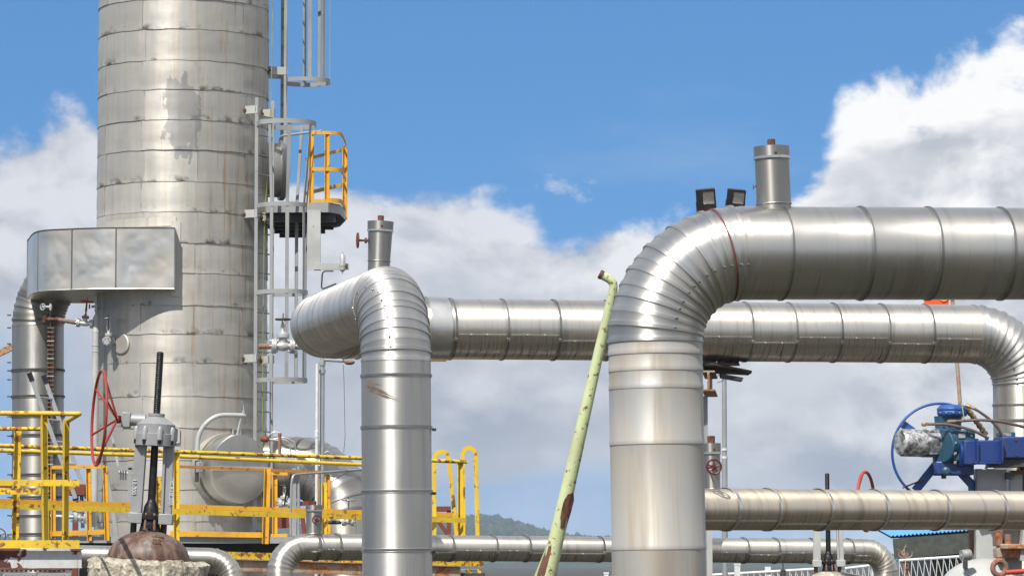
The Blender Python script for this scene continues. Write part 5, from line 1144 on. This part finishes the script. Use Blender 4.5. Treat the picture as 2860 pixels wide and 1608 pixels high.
# ------------------------------------------------------------------ smaller valve and blue actuator
big_valve('smaller white armed gate valve with bright red handwheel behind the tan pipe', cT(312, 1430, 42.0), .66, -.5, 1, .52, .68, 2.05, 'red_bright', .03, False, True, 'grey_light', False, 4, 22, 1.25, 'plaster')
def actuator():
    Y = 41.3; k = S(1 / 4.826, Y); pt = lambda x, y, d=0.: cR(x, y, Y + d)
    root = thing('valve_actuator', 'blue electric valve actuator with big blue handwheel and flaking motor', 'actuator', pt(1050, 1130))
    c = pt(900, 790, .16); ax = V((-.12, 1, .02)); u, w = perp(ax); m = MB(); m.torus(c, ax, 665 * k, 19 * k, 80, 10); wh = m.build('handwheel', 'blue_wheel', root)
    for (x0, y0, x1, y1, wd) in ((395, 405, 880, 760, 105), (560, 1300, 960, 800, 115), (1390, 1290, 960, 820, 115)):
        m = MB(); m.beam(pt(x0, y0, .15), pt(x1, y1, .15), wd * k, .03, (0, 1, 0)) ; m.v = m.v; m.build('spoke', 'blue_wheel', wh)
    m = MB(); m.cyl(pt(390, 1262, .1), pt(660, 1155, .1), 11 * k, 8); m.build('tommy_bar', 'red_oxide', wh)
    # motor
    A, B = pt(890, 655, .0), pt(345, 655, -.22); d = B - A; L = d.length; m = MB(); m.lathe(A, d, [(0, 178 * k), (L * .12, 196 * k), (L * .2, 192 * k), (L * .93, 184 * k), (L * .985, 165 * k), (L, 120 * k), (L, .001)], 32); mo = m.build('motor', 'flaking_alloy', root)
    for a_ in (50, 130, 250, 310):
        dn = d.normalized(); u2, w2 = perp(dn); q = A + dn * .02 + (u2 * math.cos(rad(a_)) + w2 * math.sin(rad(a_))) * 190 * k; m = MB(); m.beam(q, q + dn * L * .35, 40 * k, 30 * k); m.build('motor_rib', 'flaking_alloy', mo, bevel=.006)
    # main housing
    m = MB(); m.lathe(pt(1010, 1080, .05), V((0, 0, 1)), [(0, 150 * k), (60 * k, 205 * k), (250 * k, 215 * k), (480 * k, 210 * k), (620 * k, 175 * k), (780 * k, 190 * k)], 12); m.build('housing', 'blue_teal', root, bevel=.01)
    m = MB(); m.lathe(pt(990, 700, -.12), V((-.8, -.6, 0)), [(0, 230 * k), (90 * k, 230 * k), (100 * k, 215 * k)], 28); m.build('motor_flange', 'blue_teal', root)
    m = MB(); m.lathe(pt(1060, 300, -.02), V((0, 0, 1)), [(0, 185 * k), (25 * k, 205 * k), (60 * k, 208 * k), (66 * k, 198 * k), (80 * k, 208 * k), (105 * k, 208 * k), (150 * k, 165 * k), (160 * k, .001)], 8); m.build('terminal_cap', 'blue_wheel', root, sharp=20, bevel=.006)
    for q in (900, 980, 1075, 1160): m = MB(); m.ball(pt(q, 252, -.2), 13 * k, 8, 6); m.build('cap_screw', 'brass', root)
    m = MB(); m.box(pt(1200, 700, -.1), 300 * k, .3, 420 * k); m.build('gear_casing', 'blue_teal', root, bevel=.02)
    m = MB(); m.box(pt(1070, 1000, .0), 520 * k, .34, 190 * k); m.build('lower_casing', 'blue', root, bevel=.02)
    m = MB(); m.lathe(pt(980, 1040, -.17), V((0, -1, 0)), [(0, 62 * k), (.03, 58 * k), (.045, 30 * k)], 16); m.build('cover_boss', 'blue_teal', root)
    m = MB(); m.box(pt(945, 1110, -.05), 60 * k, .06, 55 * k); m.build('drain_lug', 'steel_dark', root)
    for a_ in range(6): m = MB(); an = rad(200 + a_ * 28); q = pt(1010, 900 - 40 * (a_ % 3), .05) + V((math.cos(an) * 213 * k, math.sin(an) * 213 * k, 0)); m.hexa(q, V((math.cos(an), math.sin(an), 0)), 15 * k, 16 * k); m.build('casing_bolt', 'galvanised', root)
    for a_ in range(7): m = MB(); an = rad(205 + a_ * 22); q0 = pt(1010, 760, .05) + V((math.cos(an) * 208 * k, math.sin(an) * 208 * k, 0)); m.beam(q0, q0 + V((0, 0, 230 * k)), 12 * k, 26 * k, V((math.cos(an), math.sin(an), 0))); m.build('casing_rib', 'blue_teal', root)
    m = MB(); m.box(pt(1190, 560, -.26), 90 * k, .006, 60 * k); m.build('rating_plate', 'galvanised', root)
    for a_ in range(4): m = MB(); m.hexa(pt(1080 + 240 * (a_ % 2), 560 + 270 * (a_ // 2), -.25), V((0, -1, 0)), 16 * k, 18 * k); m.build('casing_bolt', 'galvanised', root)
    # output gearbox to the right
    g = thing('output_gearbox', 'bright blue bolted gearbox arm joined to the blue actuator', 'gearbox', pt(1600, 950))
    m = MB(); m.lathe(pt(1130, 805, -.18), V((1, .15, .0)), [(0, 120 * k), (10 * k, 172 * k), (60 * k, 172 * k)], 28); m.build('flange', 'blue', g)
    for yy in (660, 800, 920): m = MB(); m.hexa(pt(1108, yy, -.42 if yy == 800 else -.3), V((-1, -.6, 0)), 22 * k, 20 * k); m.build('flange_nut', 'galvanised', g)
    R_ = Matrix.Rotation(rad(9), 3, 'Z')
    m = MB(); m.box(pt(1255, 790, -.2), 170 * k, .30, 330 * k, R_); m.build('bearing_housing', 'blue', g, bevel=.015)
    m = MB(); m.box(pt(1500, 775, -.16), 360 * k, .30, 300 * k, R_); m.build('casing', 'blue', g, bevel=.015)
    m = MB(); m.box(pt(1900, 725, -.08), 470 * k, .38, 290 * k, R_); cv = m.build('end_casing', 'blue', g, bevel=.015)
    for x, y in ((1725, 622), (1912, 612), (1738, 828), (1922, 818)): m = MB(); m.lathe(pt(x, y, -.28 + (x - 1725) * .00012), V((0, -1, 0)), [(-.05, 30 * k), (.012, 30 * k), (.012, 18 * k), (.03, 18 * k)], 12); m.build('bolt', 'steel_dark', g)
    for x in (1345, 1680): m = MB(); m.box(pt(x, 765, -.22), 22 * k, .36, 320 * k, R_); m.build('casing_rib', 'blue', g, bevel=.004)
    m = MB(); m.box(pt(1500, 930, -.2), 380 * k, .34, 26 * k, R_); m.build('casing_flange', 'blue', g, bevel=.004)
    m = MB(); m.box(pt(1820, 930, -.02), 560 * k, .4, 110 * k); m.build('mounting_plate', 'steel_dark', g)
    m = MB(); m.box(pt(1780, 555, .1), 230 * k, .2, 80 * k); m.build('limit_box', 'blue_teal', g, bevel=.01); m = MB(); m.box(pt(1770, 545, -.03), 160 * k, .06, 40 * k); m.build('silver_tag', 'flaking_alloy', g)
    # conduits
    for pts, lab in ((((670, 410, -.22), (720, 405, -.3), (1000, 405, -.3), (1330, 480, -.3), (1550, 595, -.25)), 'lower brown flexible conduit sagging across the blue actuator'), (((1010, 372, -.2), (1160, 362, -.28), (1420, 345, -.3), (1700, 365, -.3), (2060, 450, -.2)), 'longest brown conduit running level away from the blue actuator'), (((1250, 150, -.1), (1380, 205, -.12), (1560, 330, -.12), (1690, 470, -.12), (1745, 585, -.1)), 'upper brown conduit looping down to the gearbox')):
        r = thing('conduit', lab, 'conduit', pt(pts[0][0], pts[0][1], pts[0][2])); m = MB(); m.tube(rounded([pt(*p) for p in pts], .09, 8), 20 * k, 10); m.build('hose', 'cable_brown', r)
        p0 = pt(*pts[0]); d0 = (pt(*pts[1]) - p0); m = MB(); m.lathe(p0 - d0.normalized() * .01, d0, [(0, 27 * k), (.05, 30 * k), (.055, 24 * k), (.11, 24 * k)], 10); m.build('gland', 'brass', r)
    r = thing('conduit_fitting', 'chain of worn brass conduit fittings slanting down behind the hoses', 'fitting', pt(1520, 560)); pa, pb = pt(1250, 180, .0), pt(1530, 570, .05); dd = pb - pa; LL = dd.length
    prof = []; 
    for i in range(7): f = i / 7 * LL; prof += [(f, 34 * k), (f + LL * .05, 42 * k), (f + LL * .09, 42 * k), (f + LL * .1, 33 * k)]
    m = MB(); m.lathe(pa, dd, prof, 10); m.build('barrel', 'brass', r)
    tag(MB().tube([pt(1188, 120, -.3), pt(1205, 240, -.34), pt(1222, 345, -.36)], 7 * k, 6).build('strap', 'cable_green'), 'yellow green tie strap hanging over the blue actuator', 'strap')
    # stand
    s = thing('actuator_stand', 'grey plate stand and column carrying the blue gearbox', 'stand', V((pt(1600, 1200).x, Y + .2, 0)))
    m = MB(); m.box(pt(1570, 1165, .1), 400 * k, .3, 290 * k); m.build('plate', 'valve_grey', s)
    m = MB(); q = cT(2120, 900, Y + .3); m.beam(V((q.x, q.y, 0)), V((q.x, q.y, pt(0, 1000).z)), S(54, Y), .2, (0, 1, 0)); m.build('column', 'grey_light', s)
    m = MB(); m.box(pt(1900, 1180, .2), 160 * k, .3, 300 * k); m.build('side_plate', 'grey_light', s); m = MB(); m.box(pt(2010, 1200, .3), 120 * k, .3, 420 * k); m.build('shadow_box', 'steel_dark', s)  # the dark block is put in for the shadow beside the side plate
    m = MB(); m.box(pt(1830, 1100, -.08), 110 * k, .12, 90 * k); m.build('socket', 'steel_dark', s, bevel=.006); m = MB(); m.beam(pt(1870, 1060, -.1), pt(2060, 1050, -.1), .06, .05); m.build('tie_bar', 'rust', s)
    m = MB(); q = cT(1965, 900, Y + .5); m.beam(V((q.x, q.y, 0)), V((q.x, q.y, cT(0, 170, Y + .5).z)), S(13, Y), .08, (0, 1, 0)); tag(m.build('post', 'rust_pale'), 'slim rusty post beside the grey actuator column', 'post')
actuator()

# ------------------------------------------------------------------ bottom right corner
def corner():
    Y = 40.6; p = lambda x, y, d=0.: cT(x, y, Y + d); k = S(1 / 4.155, Y)
    root = thing('check_valve', 'pale grey domed valve body rising behind the rusty ring lug', 'valve', p(2140, 1500, .4))
    c = p(2120, 1520, .4); rows = []
    for i in range(13):
        f = math.pi / 2 * i / 12; rows.append([c + V((math.cos(2 * math.pi * j / 40) * 560 * k * math.cos(f), math.sin(2 * math.pi * j / 40) * 560 * k * math.cos(f), 450 * k * math.sin(f))) for j in range(40)])
    m = MB(); m.grid(rows, True); m.build('dome', 'grey_light', root); m = MB(); m.lathe(V((c.x, c.y, .1)), (0, 0, 1), [(0, 560 * k), (c.z - .1, 560 * k)], 40); m.build('barrel', 'grey_light', root)
    r = thing('end_cap', 'small dark grey ribbed cap standing on the pale grey dome', 'cap', p(1890, 1105, .1)); m = MB(); m.lathe(p(1850, 1040, -.1), V((1, .35, .1)), [(0, 40 * k), (0, 62 * k), (28 * k, 66 * k), (34 * k, 60 * k), (44 * k, 66 * k), (70 * k, 66 * k), (76 * k, 60 * k), (84 * k, 66 * k), (110 * k, 64 * k)], 24); m.build('cap', 'valve_grey', r)
    m = MB(); m.lathe(p(1848, 1040, -.102), V((1, .35, .1)), [(-4 * k, 18 * k), (4 * k, 18 * k)], 12); m.build('centre_stud', 'grey_light', r); m = MB(); m.cyl(p(1895, 1180, .1), p(1895, 1080, .0), 30 * k, 10); m.build('neck', 'valve_grey', r)
    r = thing('lifting_lug', 'rusty ring shaped lifting lug beside the red lever bar', 'lug', p(2280, 1280, -.7)); cc = p(2290, 1185, -.7); m = MB(); m.torus(cc, V((.25, -1, 0)), 80 * k, 32 * k, 36, 10); m.build('eye', 'rust_pale', r)
    m = MB(); m.box(cc + V((0, .05, -.16)), 150 * k, .1, 130 * k); m.build('base', 'rust_beam', r)
    tag(MB().cyl(p(2365, 1235, -.75), p(2680, 1215, -.75), 28 * k, 12).build('lever_bar', 'red_bright'), 'red lever bar beside the rusty lifting lug', 'lever')
    r = thing('bracket_stack', 'rust stained bracket assembly with dark recess above the rusty ring lug', 'bracket', p(2400, 1060, .0))
    m = MB(); m.box(p(2420, 1010, .1), 360 * k, .35, 110 * k); m.build('lower_bracket', 'rust_beam', r, bevel=.01); m = MB(); m.box(p(2450, 935, .0), 330 * k, .3, 60 * k); m.build('flange', 'rust_beam', r, bevel=.01)
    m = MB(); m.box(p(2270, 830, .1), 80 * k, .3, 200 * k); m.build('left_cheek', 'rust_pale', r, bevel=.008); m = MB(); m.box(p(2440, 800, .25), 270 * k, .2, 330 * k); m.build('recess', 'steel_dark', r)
    m = MB(); m.cyl(p(2395, 910, -.08), p(2390, 790, -.08), 40 * k, 12); m.build('spindle', 'rust_pale', r); m = MB(); m.beam(p(2600, 720, .0), p(2560, 1100, .0), 90 * k, .2, (0, 1, 0)); m.build('right_cheek', 'grey_light', r)
    m = MB(); m.beam(V((p(2440, 0).x, Y + .3, 0)), p(2440, 1060, .3), 200 * k, .2, (0, 1, 0)); m.build('leg', 'valve_grey', r)
    r = thing('bent_plate', 'small bent metal plate beside the smaller valve dome', 'plate', p(470, 1250, 1.0)); m = MB(); m.sheet([p(445, 1255, .9), p(460, 1215, .9), p(520, 1245, .9), p(780, 1290, 1.1), p(500, 1290, .9)], (0, .5, 1), .01); m.build('plate', 'galvanised', r)
corner()

def shed_and_fence():
    Y = 92.; p = lambda x, y, d=0.: cT(x, y, Y + d)
    root = thing('shed', 'low green shed with bright blue corrugated roof far behind the tan pipe', 'shed', V((p(1750, 1000).x, Y + 2, 0)))
    L0, R0 = p(1515, 1000), p(2700, 1000); x0 = L0.x; x1 = R0.x; ze = p(1500, 850).z
    n = 40; rows = []
    for z in (0, ze + .4): rows.append([V((x0 + (x1 - x0) * i / (n * 2), Y + (.03 if i % 2 else 0), z)) for i in range(n * 2 + 1)])
    m = MB(); m.grid(rows); m.build('front_wall', 'shed_wall', root, sharp=10)
    m = MB(); m.sheet([V((x0, Y + .05, 0)), V((x0, Y + 8, 0)), V((x0, Y + 8, ze + 1.4)), V((x0, Y + .05, ze + .4))], (1, 0, 0), .05); m.build('side_wall', 'shed_wall', root)
    e0, e1 = p(1040, 822, -1.6), p(2760, 690, -1.6); r0, r1 = e0 + V((-.9, 7.5, .95)), e1 + V((0, 7.5, 1.0)); nn = 150; rows = []
    for a, b in ((e0, e1), (r0, r1)): rows.append([a + (b - a) * (i / nn) + V((0, 0, .035 if i % 4 in (1, 2) else 0)) for i in range(nn + 1)])
    m = MB(); m.grid(rows); m.build('roof', 'roof_blue', root, sharp=15)
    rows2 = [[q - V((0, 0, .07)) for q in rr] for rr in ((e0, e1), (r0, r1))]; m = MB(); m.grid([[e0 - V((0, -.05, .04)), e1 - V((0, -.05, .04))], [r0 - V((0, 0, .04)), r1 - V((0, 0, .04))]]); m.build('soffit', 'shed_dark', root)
    m = MB(); m.beam(e0 + V((.05, .05, -.3)), e1 + V((0, .05, -.3)), .05, .5); m.build('fascia', 'shed_dark', root)
    m = MB(); m.sheet([p(1245, 868, -1.4), p(1520, 868, -1.4), p(1515, 890, -1.4), p(1280, 975, -1.4)], (0, 1, 0), .9); m.build('awning_bracket', 'shed_dark', root)
    # fences: white coated lattice panels stepping up to the right
    Yf = 70.
    def fence(lab, a, b, h, post):
        root = thing('fence_panel', lab, 'fence', V((a.x, a.y, 0)), 'white lattice fence panels')
        d = b - a; L = d.length; m = MB(); m.cyl(a, b, .028, 8); m.build('top_rail', 'white_paint', root); m = MB(); m.cyl(a - V((0, 0, h)), b - V((0, 0, h)), .022, 8); m.build('bottom_rail', 'white_paint', root)
        n = max(2, int(L / .115)); wires = []
        for i in range(n):
            for s in (0, 1):
                f0, f1 = i / n, (i + 1.35) / n if s else (i - .35) / n; f1 = min(max(f1, 0), 1); yo = V((0, .012 * (1 if s else -1), 0))
                m = MB(); m.beam(a + d * f0 + yo, a + d * f1 - V((0, 0, h)) + yo, .012, .012, (0, 1, 0)); m.build('lattice_bar', 'white_paint', root)
        for f in post:
            q = a + d * f + V((0, .06, 0)); m = MB(); m.beam(V((q.x, q.y, 0)), V((q.x, q.y, q.z + .1)), .11, .11, (0, 1, 0)); m.build('post', 'rust_pale' if f < .2 and len(post) > 1 else 'white_paint', root)
    fence('lowest white lattice fence panel, behind the whip antenna under the slim pipe', cI(195, 1440, Yf), cI(820, 1404, Yf), .5, (.55,))
    fence('short white lattice fence panel between the smaller valve and the pipe elbow', cT(500, 1190, Yf - 1), cT(848, 1150, Yf - 1), .62, (.98,))
    fence('tallest white lattice fence panel right of the slim pipe elbow', cT(1128, 1098, Yf - 2), cT(2010, 1040, Yf - 2), .62, (.085, .98))
    for lab, c, w, h in (('small white marker post beside the lamp pole under the slim pipe', cI(350, 1378, 62), 16, 1), ('small white marker post between the green pole and the thickest pipe', cL(1635, 1106, 62), 13, 1)):
        m = MB(); m.beam(V((c.x, c.y, 0)), c, S(w, 62), .09, (0, 1, 0)); m.box(c + V((0, 0, .01)), S(w, 62) * 1.15, .1, .03); tag(m.build('marker_post', 'white_paint'), lab, 'post', 'white marker posts')
    r = thing('antenna', 'thin dark whip antenna standing before the low lattice fence', 'antenna', cI(632, 1440, 66)); m = MB(); m.cyl(cI(632, 1440, 66), cI(630, 1265, 66), .012, 6); m.build('whip', 'steel_dark', r); m = MB(); m.lathe(cI(632, 1450, 66), (0, 0, 1), [(-1.4, .03), (0, .05), (.12, .05), (.14, .02)], 8); m.build('mount', 'steel_dark', r)
    r = thing('junction_knob', 'small dark red cap on the fence beside the slim pipe elbow', 'cap', cT(1216, 1215, 67.6)); m = MB(); m.ball(cT(1216, 1195, 67.6), S(5, 67), 12, 8); m.build('cap', 'red_oxide', r); m = MB(); m.lathe(cT(1216, 1260, 67.6), (0, 0, 1), [(0, .02), (.2, .02)], 8); m.build('stem', 'steel_dark', r)
    # leafless shrub sticks beyond the fence
    rng = random.Random(5); r = thing('bare_shrub', 'bare thin branches rising beyond the fence near the shed', 'shrub', cT(1180, 1080, 85)); b = cT(1190, 1090, 85)
    m = MB(); m.cyl(V((b.x, b.y, 0)), b, .05, 6); m.build('stem', 'shed_dark', r)
    for i in range(9):
        e = cT(rng.uniform(1095, 1290), rng.uniform(905, 1020), 85); md = b + (e - b) * .5 + V((rng.uniform(-.1, .1), 0, 0)); m = MB(); m.tube([b, md, e], [.018, .012, .005], 5); m.build('twig', 'rust_beam', r)
shed_and_fence()

# ------------------------------------------------------------------ air
def haze():
    m = MB(); m.box(V((0, 1500, 22)), 3000, 5000, 46); me = m
    t = bpy.data.materials.new('haze'); t.use_nodes = True; MAT['haze'] = t; nt = t.node_tree; nt.nodes.clear()
    o = nt.nodes.new('ShaderNodeOutputMaterial'); v = nt.nodes.new('ShaderNodeVolumePrincipled'); v.inputs['Color'].default_value = (.62, .80, 1, 1); v.inputs['Density'].default_value = HAZE; v.inputs['Anisotropy'].default_value = .0
    nt.links.new(v.outputs[0], o.inputs['Volume']); h = m.build('haze', 'haze'); h['kind'] = 'stuff'
HAZE = .00016
haze()
scene.cycles.volume_bounces = 0
scene.cycles.max_bounces = 8; scene.cycles.use_denoising = True
